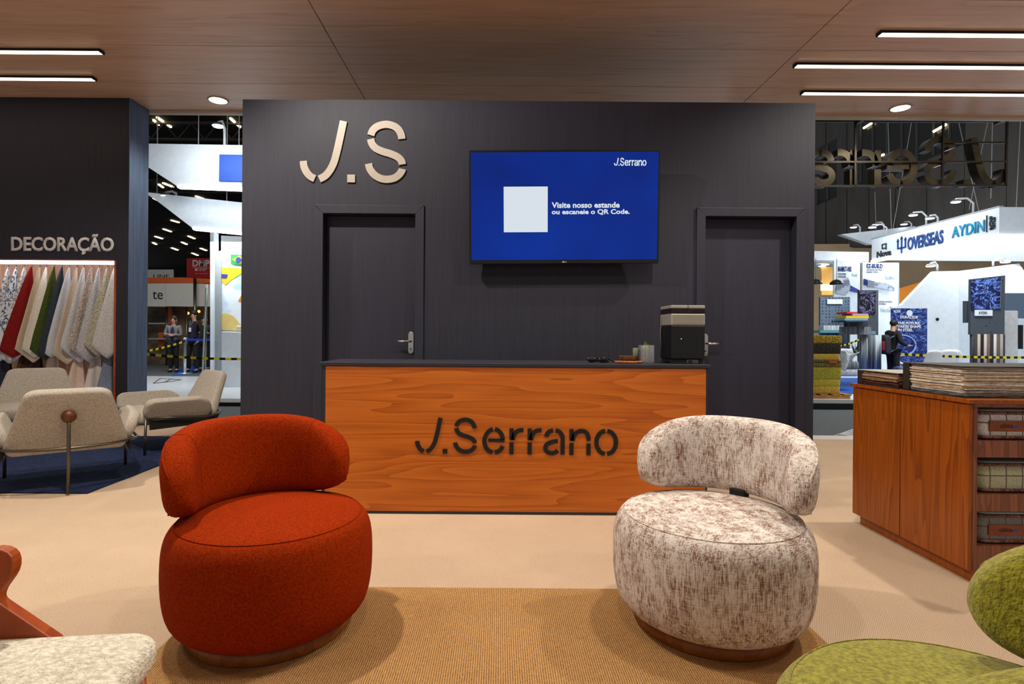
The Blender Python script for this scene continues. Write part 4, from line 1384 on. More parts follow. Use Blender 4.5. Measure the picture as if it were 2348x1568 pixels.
board('picture', '', '', [(1990, 641), (2012, 647), (2036, 650), (2052, 660), (2050, 668), (2020, 660), (1990, 656)], 16.90, MATS['machine_grey'], 0.04, P2)
btext('HORIZONTAL AND VERTICAL\nWITH BINDING', 2015, 690, 2046, 699, 17.0, (110, 120, 140), P2, 0)
btext('Velocidade', 2018, 706, 2046, 716, 17.0, (130, 165, 180), P2, 0)

# orange corner and lamps in the tan room
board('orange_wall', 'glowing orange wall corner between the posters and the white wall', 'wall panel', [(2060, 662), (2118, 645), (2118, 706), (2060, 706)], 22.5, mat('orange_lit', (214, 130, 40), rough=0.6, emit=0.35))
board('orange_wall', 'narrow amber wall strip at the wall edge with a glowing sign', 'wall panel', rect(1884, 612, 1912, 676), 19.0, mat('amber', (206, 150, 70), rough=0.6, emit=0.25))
board('glow_sign', 'small glowing yellow sign on the amber wall strip', 'sign', rect(1884, 652, 1912, 666), 18.9, glow('sign_glow', (255, 226, 160), 3.0))
for px, py, lab in ((1918, 650, 'black dome pendant lamp in front of the machine poster'), (1870, 649, 'black dome pendant lamp cut off by the wall edge')):
    c_ = at(px, py, 16)
    t = thing('pendant_lamp', lab, 'lamp', c_)
    MB().lathe([(0.17, -0.03), (0.165, 0.02), (0.11, 0.08), (0.03, 0.11), (0.0, 0.115)], 20, c_).build('shade', M_black, t, True, world=True, solid=0.008)
    MB().lathe([(0, -0.02), (0.12, -0.02), (0.12, -0.01), (0, -0.01)], 16, c_).build('bulb', glow('pendant_glow', (255, 170, 90), 3.0), t, world=True)
    MB().tube([c_ + Vector((0, 0, 0.11)), c_ + Vector((0, 0, 0.7))], 0.008, 5).build('cord', M_black, t, world=True)

# white slanted wall of the neighbouring stand
ww = board('slanted_wall', 'white partition wall with a slanted left edge behind the standing man', 'wall panel', [(2060, 860), (2066, 702), (2143, 622), (2199, 621), (2200, 862)], 16.2, M_bw, 0.15)
board('slanted_wall', 'white partition wall behind the AYDIN display board', 'wall panel', [(2200.5, 862), (2199.5, 621), (2337, 604), (2360, 640), (2360, 862)], 16.25, mat('booth_white_b', (206, 216, 224), rough=0.45), 0.15)
tag(MB().lathe([(0, -0.02), (0.045, -0.015), (0.045, 0), (0, 0)], 16, m=Matrix.Translation(at(2149, 732, 16.18)) @ Matrix.Rotation(-PI / 2, 4, 'X')).build('wall_button', M_black), 'small round black fitting on the white slanted wall', 'fitting')
arm_lamp(2149, 621, 2134, 607, 16.1, 'arm spotlight standing on the slanted white wall')
arm_lamp(2277, 610, 2305, 598, 16.1, 'curved arm spotlight on the wall behind the AYDIN board')

# pegboard displays
m_peg, nt, bs = nodes('pegboard')
vo = nt.nodes.new('ShaderNodeTexVoronoi')
tc = nt.nodes.new('ShaderNodeTexCoord')
vo.inputs['Scale'].default_value = 14
vo.inputs['Randomness'].default_value = 0.25
nt.links.new(tc.outputs['Object'], vo.inputs['Vector'])
cc = ramp(nt, vo.outputs['Distance'], [(0.2, lin((30, 38, 50))), (0.26, lin((92, 110, 130)))])
nt.links.new(cc, bs.inputs['Base Color'])
m_pegd, nt, bs = nodes('pegboard_dark')
vo = nt.nodes.new('ShaderNodeTexVoronoi')
tc = nt.nodes.new('ShaderNodeTexCoord')
vo.inputs['Scale'].default_value = 11
nt.links.new(tc.outputs['Object'], vo.inputs['Vector'])
cc = ramp(nt, vo.outputs['Distance'], [(0.14, lin((16, 18, 22))), (0.18, lin((66, 74, 82)))])
nt.links.new(cc, bs.inputs['Base Color'])


def wavepic(name, hi, lo):
    m, nt, bs = nodes(name)
    f = noise(nt, (3, 3, 5), 4, 0.6, 1.6)
    fr = math2(nt, 'FRACT', math2(nt, 'MULTIPLY', f, 4.0), 0)
    c = ramp(nt, fr, [(0.0, lin(lo)), (0.75, lin(lo)), (0.93, lin(hi)), (1.0, lin(lo))])
    nt.links.new(c, bs.inputs['Base Color'])
    bs.inputs['Roughness'].default_value = 0.3
    return m


M_pic1 = wavepic('blue_wave_print', (120, 160, 250), (16, 24, 74))
M_pic2 = wavepic('dark_star_print', (120, 120, 170), (14, 12, 20))
M_pic3 = wavepic('navy_banner_print', (110, 150, 230), (24, 38, 104))
M_post = mat('post_dark', (62, 70, 76), rough=0.5)
M_teal = mat('teal_shelf', (90, 150, 158), rough=0.5)

st = thing('pegboard_stand', 'grey-blue pegboard stand beside the foam stack', 'display stand', at(1914, 862, 12.5))
board('pegboard', '', '', rect(1881, 681, 1949, 848), 12.5, m_peg, parent=st)
board('name_plate', '', '', rect(1897, 686, 1932, 697), 12.47, M_bw, 0.02, st)
board('shelf', '', '', rect(1880, 757, 1950, 763), 12.2, M_teal, 0.28, st)
spr = mat('spring_white', (214, 220, 224), (150, 158, 162), (60, 1, 1), 0.8, lo=0.45, hi=0.55)
for i, (xa, xb, cn) in enumerate(((1889, 1925, 'white'), (1926, 1951, 'grey'))):
    board('spring_unit', '%s pocket spring sample on the teal pegboard shelf' % cn, 'spring sample', rect(xa, 746, xb, 756.8), 12.2, spr if i == 0 else mat('spring_grey', (140, 146, 150), (90, 96, 100), (60, 1, 1), 0.8, lo=0.45, hi=0.55), 0.2)
st = thing('picture_stand', 'dark pegboard stand with a black picture of glowing swirls', 'display stand', at(1992, 862, 12.0))
board('pegboard', '', '', rect(1970, 665, 2014, 850), 12.0, m_pegd, parent=st)
board('picture', '', '', rect(1971, 669, 2008, 718), 11.97, M_pic2, 0.02, st)
MB().tube([at(2009, 668, 11.95), at(2008, 722, 11.95)], 0.008, 5).build('picture_rail', M_chrome, st, world=True)
board('shelf', '', '', rect(1972, 759, 2008, 766), 11.7, M_teal, 0.28, st)
tag(board('spring_unit', 'grey pocket spring strip on the teal shelf of the picture stand', 'spring sample', rect(1936, 749, 1998, 767), 11.5, MATS['spring_grey'], 0.18), None)
# coloured foam sheets on a trolley
tr = thing('display_table', 'thin-legged display table carrying coloured foam sheets', 'table', at(1962, 862, 11.3))
board('table_top', '', '', rect(1940, 735, 1990, 738), 11.2, M_post, 0.5, tr)
for x in (1946, 1969):
    MB().tube([at(x, 738, 11.3), at(x, 862, 11.3)], 0.02, 6).build('leg', M_post, tr, world=True)
for x0_, x1_, y0_, y1_, c_, cn in ((1937, 1990, 730, 735, (120, 170, 220), 'light blue'), (1940, 1992, 724, 730, (236, 206, 40), 'yellow'), (1955, 1991, 719, 724, (206, 160, 180), 'pink'), (1942, 1966, 715, 719, (214, 60, 76), 'red')):
    board('foam_sheet', '%s foam sheet in the coloured pile on the display table' % cn, 'foam', rect(x0_, y0_, x1_, y1_ - 0.3), 11.25, mat('foam_%s' % cn.replace(' ', '_'), c_, rough=0.9), 0.35, group='coloured foam sheets')
tag(board('sample_box', 'black sample box below the coloured foam sheets', 'box', rect(1952, 738.5, 1990, 749), 11.4, mat('dark_box', (52, 54, 60)), 0.25), None)
# mattress heap
t = thing('wrapped_mattress', 'pale mattress heap draped in plastic film behind the foam stack', 'mattress', at(1935, 862, 11.0))
M_film = mat('plastic_film', (206, 212, 218), (170, 178, 186), (14, 14, 14), rough=0.25, bmp=0.6, bsc=(18, 18, 18))
for y0_, y1_, x0_, x1_ in ((846, 862, 1906, 1962), (828, 845.5, 1912, 1964), (800, 827.5, 1914, 1952)):
    a, e = at(x0_, y1_, 11.0), at(x1_, y0_, 11.0)
    cushion(rounded([(a.x, 10.9), (e.x, 10.9), (e.x, 11.5), (a.x, 11.5)], 0.05), a.z, e.z, 0.01, 0.03).build('layer', M_film if y0_ != 828 else MATS['spring_grey'], t, True, world=True)
mf = MB()
a, e = at(1920, 852, 10.8), at(1968, 808, 10.8)
mf.grid(lambda u, v: Vector((a.x + (e.x - a.x) * (u * (0.35 + 0.65 * v)), 10.8 - 0.05 * math.sin(9 * u + 5 * v), e.z + 0.03 * math.sin(7 * u) - (e.z - a.z) * (1 - v) * (0.4 + 0.6 * u))), 12, 10)
mf.build('film', M_film, t, True, world=True, solid=0.006)
t = thing('potted_plant', 'small green spiky plant behind the plastic-covered mattresses', 'plant', at(1965, 815, 12.0))
for k in range(14):
    a = at(1965 + R.uniform(-8, 8), 815, 12.0)
    MB().tube([a, a + Vector((R.uniform(-0.08, 0.08), R.uniform(-0.05, 0.05), R.uniform(0.12, 0.26)))], [0.012, 0.003], 4).build('leaf', mat('spiky_green', (70, 96, 52)), t, world=True)
# fabric columns
for x0_, x1_, c1, c2, Y, cn, hb in ((1976, 2020, (186, 194, 198), (110, 118, 122), 11.6, 'grey and white', 0),):
    g = MB()
    A, B = at(x0_, 848, Y), at(x1_, 768, Y)
    g.grid(lambda u, v: Vector((A.x + (B.x - A.x) * u, Y + 0.06 * math.sin(u * 26), A.z + (B.z - A.z) * v)), 60, 2)
    tag(g.build('fabric_roll_display', mat('fab_col_%s' % cn[:4], c1, c2, (16, 1, 0.6), 0.9, lo=0.45, hi=0.55), smooth=True, solid=0.01), '%s hanging fabric strips below the picture stand shelf' % cn, 'fabric')

# navy banner
bn = thing('banner', 'navy banner reading THE FUTURE TAKES SHAPE IN STEEL', 'banner', at(2085, 862, 14.0))
board('sheet', '', '', rect(2044, 707, 2126, 862), 14.0, M_pic3, 0.03, bn)
board('top_rail', '', '', rect(2043, 703, 2127, 706.6), 14.0, M_bw, 0.05, bn)
btext('DORAÇELIK', 2064, 724, 2106, 732, 13.99, (226, 230, 240), bn, 0.04)
btext('THE FUTURE\nTAKES SHAPE\nIN STEEL.', 2058, 738, 2112, 760, 13.99, (226, 230, 240), bn, 0.05)
btext('NOVA', 2049, 711, 2064, 718, 13.99, (226, 230, 240), bn, 0.02)
MB().tube([at(2066 + 34 * math.cos(q), 792 + 24 * math.sin(q), 13.98) for q in [2 * PI * k / 24 for k in range(24)]], 0.02, 6, True).build('ring_motif', mat('motif_blue', (150, 180, 240)), bn, world=True)
cg = MB()
cg.lathe([(0.0, 0), (0.075, 0), (0.075, 0.01), (0, 0.01)], 16, m=Matrix.Translation(at(2085, 718, 13.99)) @ Matrix.Rotation(PI / 2, 4, 'X'))
cg.build('round_mark', MATS['print_226_230_240'], bn, world=True)

# AYDIN display
ad = thing('sample_display', 'tall dark display board with a blue wave picture and AYDIN plate', 'display stand', at(2265, 862, 12.0))
board('pegboard', '', '', [(2226, 640), (2305, 631), (2303, 769), (2225, 767)], 12.0, m_pegd, parent=ad)
board('picture', '', '', [(2228, 643), (2296, 635), (2295, 708), (2228, 710)], 11.97, M_pic1, 0.02, ad)
MB().tube([at(2295.5, 637, 11.95), at(2293, 706, 11.95)], 0.009, 5).build('picture_rail', M_chrome, ad, world=True)
board('name_plate', '', '', rect(2236, 710.5, 2276, 724), 11.96, M_bw, 0.02, ad)
btext('AYDIN', 2244, 714, 2263, 720, 11.955, (60, 60, 66), ad, 0)
for x in (2227, 2301):
    MB().tube([at(x, 766, 12.05), at(x, 862, 12.05)], 0.028, 6).build('post', M_post, ad, world=True)
board('side_plate', '', '', rect(2210, 690, 2226, 740), 12.1, M_post, 0.03, ad)
for i in range(9):
    A = at(2236 + i * 7.4, 766, 12.0)
    c_ = ((60, 56, 54), (176, 164, 150), (24, 22, 24), (190, 176, 166), (110, 92, 82), (40, 38, 42), (200, 194, 184), (90, 84, 80), (160, 150, 138))[i]
    tag(MB().tube([A, A - Vector((0, 0, 0.85))], 0.036, 8).build('fabric_strip', mat('strip_%d' % i, c_, rough=0.9), smooth=True), '%s fabric strip hanging under the AYDIN board' % ('charcoal first', 'beige', 'black', 'pale pink', 'brown', 'dark grey', 'cream', 'grey-brown', 'sand last')[i], 'fabric', 'fabric strips under the AYDIN board')
tag(MB().slab([at(2305, 712, 12.6), at(2335, 712, 12.6), at(2335, 862, 12.6), at(2305, 862, 12.6)], (0, 0.2, 0)).build('upright_mattress', mat('quilt_white', (204, 206, 204), (190, 192, 190), (9, 9, 9), bmp=0.3), bevel=0.02), 'upright pale quilted mattress beside the AYDIN board', 'mattress')
board('pegboard_display', 'slate blue pegboard wall at the right picture edge', 'display stand', rect(2303, 672, 2400, 730), 15.5, m_peg, 0.06)
board('dark_screen', 'narrow black screen at the far right edge of the stand', 'screen', rect(2338, 745, 2346, 800), 13.5, M_black, 0.06)

# white shell chairs
def shell(px, Y, rz, lab):
    p = onz(px, 864, 0.1)
    c_ = at(px, 830, Y)
    t = thing('shell_chair', lab, 'chair', (c_.x, Y, 0.11), rz=rz, group='white moulded chairs of the neighbouring stand')
    MW = mat('shell_white', (228, 232, 234), rough=0.35)

    def bk(u, v):
        q = u * 2 - 1
        a = q * 0.9
        return Vector((0.25 * math.sin(a) * (1 - 0.25 * v), 0.22 - 0.10 * (1 - math.cos(a)) + 0.08 * v, 0.44 + 0.36 * v * (1 - 0.18 * q ** 4)))
    MB().grid(bk, 14, 8).build('backrest', MW, t, True, solid=0.015)
    cushion(rounded([(-0.23, -0.22), (0.23, -0.22), (0.2, 0.22), (-0.2, 0.22)], 0.08), 0.42, 0.455, 0.0, 0.015).build('seat', MW, t, True)
    for sx, sy in ((-1, -1), (1, -1), (-1, 1), (1, 1)):
        MB().tube([(0.16 * sx, 0.15 * sy, 0.425), (0.22 * sx, 0.22 * sy, 0.0)], [0.02, 0.012], 8).build('leg', mat('pale_ash', (206, 176, 130), rough=0.5), t, True)


shell(2086, 13.0, 0.9, 'white moulded chair directly behind the standing man')
shell(2118, 10.8, PI, 'white moulded chair, second from the standing man')
shell(2162, 11.2, PI - 0.3, 'white moulded chair with pale wooden legs, third from the man')
shell(2194, 11.5, 2.2, 'white moulded chair nearest the AYDIN board')
for px, c_, cn in ((2065, (48, 60, 120), 'navy'), (2096, (90, 120, 190), 'blue striped'), (2128, (196, 150, 80), 'amber')):
    q = at(px, 838, 10.2)
    m_ = mat('pouf_%s' % cn.replace(' ', '_'), c_, tuple(int(v * 0.7) if cn != 'blue striped' else 235 for v in c_), (2, 2, 22), 0.5, lo=0.48, hi=0.52)
    tag(MB().lathe([(0, 0), (0.1, 0.0), (0.13, 0.08), (0.13, 0.40), (0.11, 0.49), (0.05, 0.515), (0, 0.52)], 20, (q.x, 10.2, 0.112)).build('pouf', m_, smooth=True), '%s rounded pouf just behind the cabinet top' % cn, 'pouf')

# foam stack on a pallet
FXc, FYc = 5.50, 9.95
M_pal = mat('pine', (186, 134, 70), (160, 110, 52), (4, 4, 40), 0.7)
pl = thing('pallet', 'wooden pallet under the foam stack on the white platform', 'pallet', (FXc, FYc, 0.1005))
for dy in (-0.3, 0.0, 0.3):
    MB().box(-0.45, 0.45, dy - 0.05, dy + 0.05, 0.0, 0.05).build('runner', M_pal, pl)
for k in range(5):
    MB().box(-0.45 + k * 0.2, -0.33 + k * 0.2, -0.36, 0.36, 0.0505, 0.075).build('deck_board', M_pal, pl)
z = 0.177
for i, (y0_, y1_, c1, c2, lab) in enumerate(((880, 897, (214, 186, 80), (180, 150, 60), 'bottom mustard'), (865, 880, (206, 190, 74), (176, 160, 50), 'second mustard block from the bottom,'), (838, 865, (190, 184, 70), (160, 152, 46), 'thick lime'),
                                              (828, 838, (140, 128, 60), (90, 84, 40), 'thin olive'), (822, 828, (120, 118, 96), (60, 58, 50), 'thin speckled'), (808, 822, (216, 190, 86), (190, 160, 60), 'plain yellow'),
                                              (784, 807, (70, 64, 50), (36, 34, 28), 'dark crumbly'), (765, 783, (206, 180, 72), (130, 106, 30), 'top speckled yellow'))):
    h_ = (y1_ - y0_) * FYc / F
    a = 0.33 + R.uniform(-0.012, 0.012)
    dx = R.uniform(-0.015, 0.015)
    m_ = mat('foam_layer_%d' % i, c1, c2, (40, 40, 40), 0.95, bmp=0.8, bsc=(40, 40, 40), lo=0.42, hi=0.58)
    ol = rounded([(FXc + dx - a, FYc - 0.3), (FXc + dx + a, FYc - 0.3), (FXc + dx + a, FYc + 0.3), (FXc + dx - a, FYc + 0.3)], 0.04, 3)
    tag(cushion(ol, z, z + h_ - 0.002, 0.0, 0.012).build('foam_block', m_, smooth=True), '%s foam block in the stack on the pallet' % lab, 'foam', 'foam blocks stacked on the pallet')
    z += h_
tag(MB().box(FXc + 0.1, FXc + 0.24, FYc - 0.325, FYc - 0.302, 0.70, 0.745).build('price_card', mat('orange_card', (210, 100, 30))), 'small orange card on the foam stack', 'card')


# warning tapes
def tape(pts, Y, lab, r=0.03, n=26):
    P = [at(x, y, Y) for x, y in pts]
    t = thing('barrier_tape', lab, 'tape', P[0])
    MT = [mat('tape_yellow', (226, 214, 30), rough=0.4), mat('tape_black', (24, 24, 20), rough=0.4)]
    for i in range(n):
        a, e = P[0].lerp(P[-1], i / n), P[0].lerp(P[-1], (i + 1) / n)
        sg = -0.5 * 4 * (i / n) * (1 - i / n) * 0.05
        sg2 = -0.5 * 4 * ((i + 1) / n) * (1 - (i + 1) / n) * 0.05
        a, e = a + Vector((0, 0, sg)), e + Vector((0, 0, sg2))
        up = Vector((0, 0, r))
        MB().slab([a - up, e - up, e + up, a + up], (0, 0.004, 0)).build('tape_stripe', MT[i % 2], t, world=True)


tape([(2066, 812), (2400, 819)], 10.6, 'yellow and black barrier tape in front of the white chairs', 0.022, 40)
tape([(1915, 795), (1975, 776)], 10.7, 'yellow and black barrier tape rising behind the foam stack', 0.018, 12)
tape([(330, 811.5), (570, 823)], 9.6, 'lower yellow and black barrier tape across the left gap', 0.020, 18)
tape([(330, 806), (424, 782)], 15.5, 'upper yellow and black barrier tape tied to the stanchion', 0.028, 14)

# floor marking in the aisle
MK = MB()
for k in range(4):
    MK.slab([onz(1908 + k * 5, 1000 - k * 1.0, HZ + 0.001), onz(1960, 982 + k * 5, HZ + 0.001), onz(1960, 985 + k * 5, HZ + 0.001), onz(1915 + k * 5, 1000 - k * 1.0, HZ + 0.001)], (0, 0, 0.002))
tag(MK.build('floor_marking', M_letterg), 'pale striped floor marking at the stand edge near the cabinet', 'floor marking')

# ================================================================== LEFT NEIGHBOUR STAND
struct(MB().box(-9.0, -3.0, 9.3, 13.9, HZ, 0.06).build('floor_booth_left', M_whitef, keep=True))
struct(MB().box(-9.0, -3.0, 9.25, 9.299, HZ, 0.0).build('trim_3', M_black, keep=True))
tag(MB().slab([onz(393, 862, HZ), onz(490, 852, HZ), onz(490, 832, HZ), onz(430, 832, HZ)], (0, 0, 0.008)).build('blue_carpet', MATS['royal_blue_carpet']), 'blue carpet patch under the stanchion at left', 'carpet')
lg = MB()
lp = [onz(x, y, 0.0605) for x, y in ((352, 879), (368, 868), (415, 871), (385, 876))]
lg.tube(lp + [lp[0]], 0.012, 4)
lg.tube([onz(378, 877, 0.0605), onz(392, 869, 0.0605)], 0.012, 4)
tag(lg.build('floor_emblem', M_black), 'black line emblem on the white platform floor at left', 'floor marking')

# upper and lower white canopies
HC = lambda par, x, y, Y: MB().tube([at(x, y, Y), Vector((at(x, y, Y).x, Y, 8.955))], 0.01, 5).build('hanger_cable', mat('cable_grey', (150, 150, 145), rough=0.5), par, world=True)
cu = thing('white_canopy', 'upper white hanging canopy with a blue square at left', 'canopy', at(450, 430, 12))
MB().slab([at(330, 329, 12), at(700, 335, 12), at(700, 434, 12), at(405, 426, 12), at(330, 377, 12)], (0, 0.2, 0)).build('front_board', M_bw, cu, world=True)
MB().slab([at(405, 427, 11.98), at(700, 435, 11.98), at(700, 442, 11.98), at(408, 431, 11.98)], (0, 0.1, 0)).build('edge_light', M_ledw, cu, world=True)
MB().slab([at(503, 354, 11.97), at(700, 356, 11.97), at(700, 418, 11.97), at(502, 415, 11.97)], (0, 0.02, 0)).build('blue_square', mat('logo_blue', (12, 74, 170), rough=0.5), cu, world=True)
cl = thing('white_canopy', 'lower white hanging canopy at left with a glowing lower edge', 'canopy', at(450, 530, 12.4))
MB().slab([at(330, 440, 12.4), at(700, 480, 12.4), at(700, 546, 12.4), at(440, 522, 12.4), at(362, 462, 12.4), at(330, 440.5, 12.4)], (0, 0.2, 0)).build('front_board', M_bw, cl, world=True)
MB().slab([at(440, 522.5, 12.38), at(700, 546.5, 12.38), at(700, 552, 12.38), at(443, 527, 12.38)], (0, 0.1, 0)).build('edge_light', M_ledw, cl, world=True)
HC(cu, 455, 333, 12.1)
HC(cu, 548, 335, 12.1)
HC(cl, 520, 463, 12.5)
HC(cl, 360, 446, 12.5)
arm_lamp(515, 333, 500, 285, 12.1, 'arm spotlight on the upper white canopy at left')
arm_lamp(404, 447, 380, 446, 12.5, 'small arm spotlight on the lower white canopy at left')

# booth wall: frame post, poster wall, counter
bw = thing('booth_partition', 'white booth post with grey return at left of the wall edge', 'wall panel', at(492, 862, 11.5))
MB().slab([at(482, 532, 11.5), at(490, 532, 11.5), at(490, 858, 11.5), at(482, 858, 11.5)], (0, 0.2, 0)).build('post', M_bw, bw, world=True)
MB().slab([at(490.3, 580, 11.55), at(507, 574, 11.55), at(507, 855, 11.55), at(490.3, 856, 11.55)], (0, 0.2, 0)).build('return_panel', M_bg, bw, world=True)
ps = thing('poster_wall', 'white poster wall with flag, yellow shape and sky print', 'poster', at(530, 862, 11.3))
MB().slab([at(507, 540, 11.6), at(620, 545, 11.6), at(620, 900, 11.6), at(507, 895, 11.6)], (0, 0.1, 0)).build('wall_board', M_bw, ps, world=True)
sky = mat('sky_print', (176, 206, 230), (226, 236, 242), (1.2, 1, 1.6), 0.6, lo=0.45, hi=0.55)
MB().slab([at(508, 612, 11.58), at(620, 616, 11.58), at(620, 760, 11.58), at(508, 757, 11.58)], (0, 0.01, 0)).build('sky_print', sky, ps, world=True)
MB().slab([at(508, 613, 11.57), at(556, 615, 11.57), at(556, 626, 11.57), at(530, 642, 11.57), at(517, 654, 11.57), at(508, 645, 11.57)], (0, 0.008, 0)).build('yellow_shape', mat('print_yellow', (232, 188, 30)), ps, world=True)
MB().slab([at(508, 628, 11.56), at(522, 629, 11.56), at(519, 638, 11.56), at(508, 637, 11.56)], (0, 0.008, 0)).build('blue_logo', MATS['print_blue'], ps, world=True)
MB().slab([at(508, 719, 11.57), at(520, 718, 11.57), at(536, 725, 11.57), at(550, 742, 11.57), at(556, 748, 11.57), at(556, 758, 11.57), at(508, 757, 11.57)], (0, 0.008, 0)).build('dune_print', mat('print_dune', (226, 196, 120)), ps, world=True)
MB().slab([at(546, 690, 11.57), at(556, 672, 11.57), at(556, 692, 11.57)], (0, 0.008, 0)).build('orange_shape', mat('print_orange', (226, 140, 30)), ps, world=True)
fl = MB().slab([at(529, 583, 11.56), at(570, 585, 11.56), at(570, 609, 11.56), at(529, 606, 11.56)], (0, 0.01, 0)).build('flag_print', mat('flag_green', (30, 140, 60)), ps, world=True)
MB().slab([at(532, 595, 11.55), at(549, 586, 11.55), at(566, 597, 11.55), at(549, 605, 11.55)], (0, 0.008, 0)).build('diamond', mat('flag_yellow', (240, 214, 40)), fl, world=True)
MB().lathe([(0, 0), (0.06, 0), (0.06, 0.005), (0, 0.005)], 16, m=Matrix.Translation(at(547, 596, 11.54)) @ Matrix.Rotation(PI / 2, 4, 'X')).build('disc', mat('flag_blue', (30, 50, 130)), fl, world=True)
tag(MB().slab([at(507.5, 760, 11.2), at(640, 764, 11.2), at(640, 905, 11.2), at(507.5, 900, 11.2)], (0, 0.36, 0)).build('booth_counter', M_bw, bevel=0.01), 'white booth counter below the sky poster', 'counter')
tag(MB().slab([at(540, 746, 11.3), at(575, 747, 11.3), at(575, 759, 11.3), at(540, 758.5, 11.3)], (0, 0.15, 0)).build('cream_box', mat('cream_box', (220, 210, 180)), bevel=0.03), 'small cream container on the white booth counter', 'container')

# glass fin with pole in the gap
tag(MB().slab([at(462, 862, 10.5), at(464, 862, 10.5), at(473, 660, 10.5), at(471, 660, 10.5)], (0, 0.03, 0)).build('glass_fin', mat('pale_green_glass', (170, 190, 176), rough=0.1)), 'slim leaning greenish glass edge beside the white post', 'glass panel')
tag(MB().tube([at(471, 856, 10.6), at(474, 652, 10.6)], 0.016, 8).build('pole', M_steel, smooth=True), 'thin steel pole beside the leaning glass edge', 'pole')

# stand behind the people: orange rim, white fascia, signs
Yb = 20.0
sb = thing('orange_rim_stand', 'distant stand with orange rim, white fascia and glass front', 'booth', at(415, 862, Yb))
MB().slab([at(300, 636, Yb), at(420, 636, Yb), at(500, 640, Yb), at(500, 652, Yb), at(420, 649, Yb), at(300, 648, Yb)], (0, 0.3, 0)).build('orange_rim', mat('rim_orange', (190, 84, 30), rough=0.6), sb, world=True)
for xa, xb in ((300, 379.7), (380.3, 446), (446.6, 500)):
    MB().slab([at(xa, 649.5, Yb), at(xb, 649.5, Yb), at(xb, 703, Yb), at(xa, 702, Yb)], (0, 0.25, 0)).build('fascia_panel', mat('fascia_pale', (196, 194, 186), rough=0.6), sb, world=True)
text('fascia_text', 'te', plane_m(at(350, 686, Yb - 0.003), *FRONT), 0.36, 0.28, M_black, sb, 0.01, 0.0)
MB().slab([at(300, 704, Yb + 1.2), at(500, 704, Yb + 1.2), at(500, 842, Yb + 1.2), at(300, 842, Yb + 1.2)], (0, 0.1, 0)).build('rear_wall', mat('stand_interior', (120, 98, 74), (60, 48, 36), (0.8, 1, 1.2), 0.7, lo=0.4, hi=0.6), sb, world=True)
for xa, xb, ya, yb in ((385, 396, 704, 760), (363, 374, 762, 800), (447, 470, 735, 800)):
    MB().slab([at(xa, ya, Yb + 1.0), at(xb, ya, Yb + 1.0), at(xb, yb, Yb + 1.0), at(xa, yb, Yb + 1.0)], (0, 0.05, 0)).build('orange_panel', MATS['rim_orange'], sb, world=True)
for x in (382, 397, 428, 447):
    MB().tube([at(x, 704, Yb + 0.3), at(x, 840, Yb + 0.3)], 0.035, 6).build('glass_post', M_steel, sb, True, world=True)
for y in (740, 775):
    MB().slab([at(340, y, Yb + 0.6), at(384, y, Yb + 0.6), at(384, y + 3, Yb + 0.6), at(340, y + 3, Yb + 0.6)], (0, 0.3, 0)).build('shelf', M_bg, sb, world=True)
for x, y in ((431, 718), (456, 714), (450, 716)):
    MB().ball(at(x, y, Yb + 0.8), 0.05, n=10).build('bulb', glow('bulb_warm', (255, 170, 80), 4.0), sb, True, world=True)
MB().tube([at(447, 638, Yb - 0.3), at(447, 838, Yb - 0.3)], 0.05, 8).build('front_pole', M_steel, sb, True, world=True)
sg = thing('hanging_banner', 'red banner with white lettering DMP hung above the orange rim', 'sign', at(456, 637, 24))
board('sheet', '', '', [(428, 592), (495, 592), (495, 638), (428, 636)], 24, mat('banner_red', (196, 34, 42), rough=0.6), 0.05, sg)
btext('DMP', 441, 596, 481, 611, 23.99, (236, 226, 226), sg, 0.04)
btext('SOLUÇÕES TECNOLÓGICAS', 443, 612, 479, 615, 23.99, (236, 226, 226), sg, 0)
btext('COMPONENTES\nPARA MÓVEIS', 456, 615.5, 474, 621, 23.99, (236, 226, 226), sg, 0.02)
MB().slab([at(447, 615.5, 23.98), at(453, 615.5, 23.98), at(453, 621, 23.98), at(447, 621, 23.98)], (0, 0.01, 0)).build('emblem', MATS['print_236_226_226'], sg, world=True)
btext('www.dmp.com.br', 446, 626, 476, 628, 23.99, (236, 226, 226), sg, 0)
sg = thing('hanging_banner', 'white sign with cut-off dark capitals beside the blue wall end', 'sign', at(372, 637, 23))
board('sheet', '', '', rect(330, 618, 397, 637), 23, mat('sign_pale', (206, 204, 198)), 0.05, sg)
btext('LINE', 352, 629.5, 388, 637, 22.99, (40, 40, 44), sg, 0)

# stanchion with blue belt
p = onz(424, 857, HZ)
stn = thing('stanchion', 'chrome barrier stanchion with blue belt in the left gap', 'stanchion', (p.x, p.y, HZ))
MB().lathe([(0, 0), (0.19, 0), (0.19, 0.02), (0.06, 0.035), (0.04, 0.05), (0.04, 0.95), (0.055, 0.96), (0.055, 1.04), (0, 1.05)], 20).build('post', mat('stanchion_chrome', (190, 196, 204), rough=0.3, metal=0.6), stn, True)
MB().slab([at(428, 776, p.y), at(500, 777, p.y), at(500, 782, p.y), at(428, 781, p.y)], (0, 0.01, 0)).build('belt', mat('belt_blue', (20, 60, 190), rough=0.5), stn, world=True)

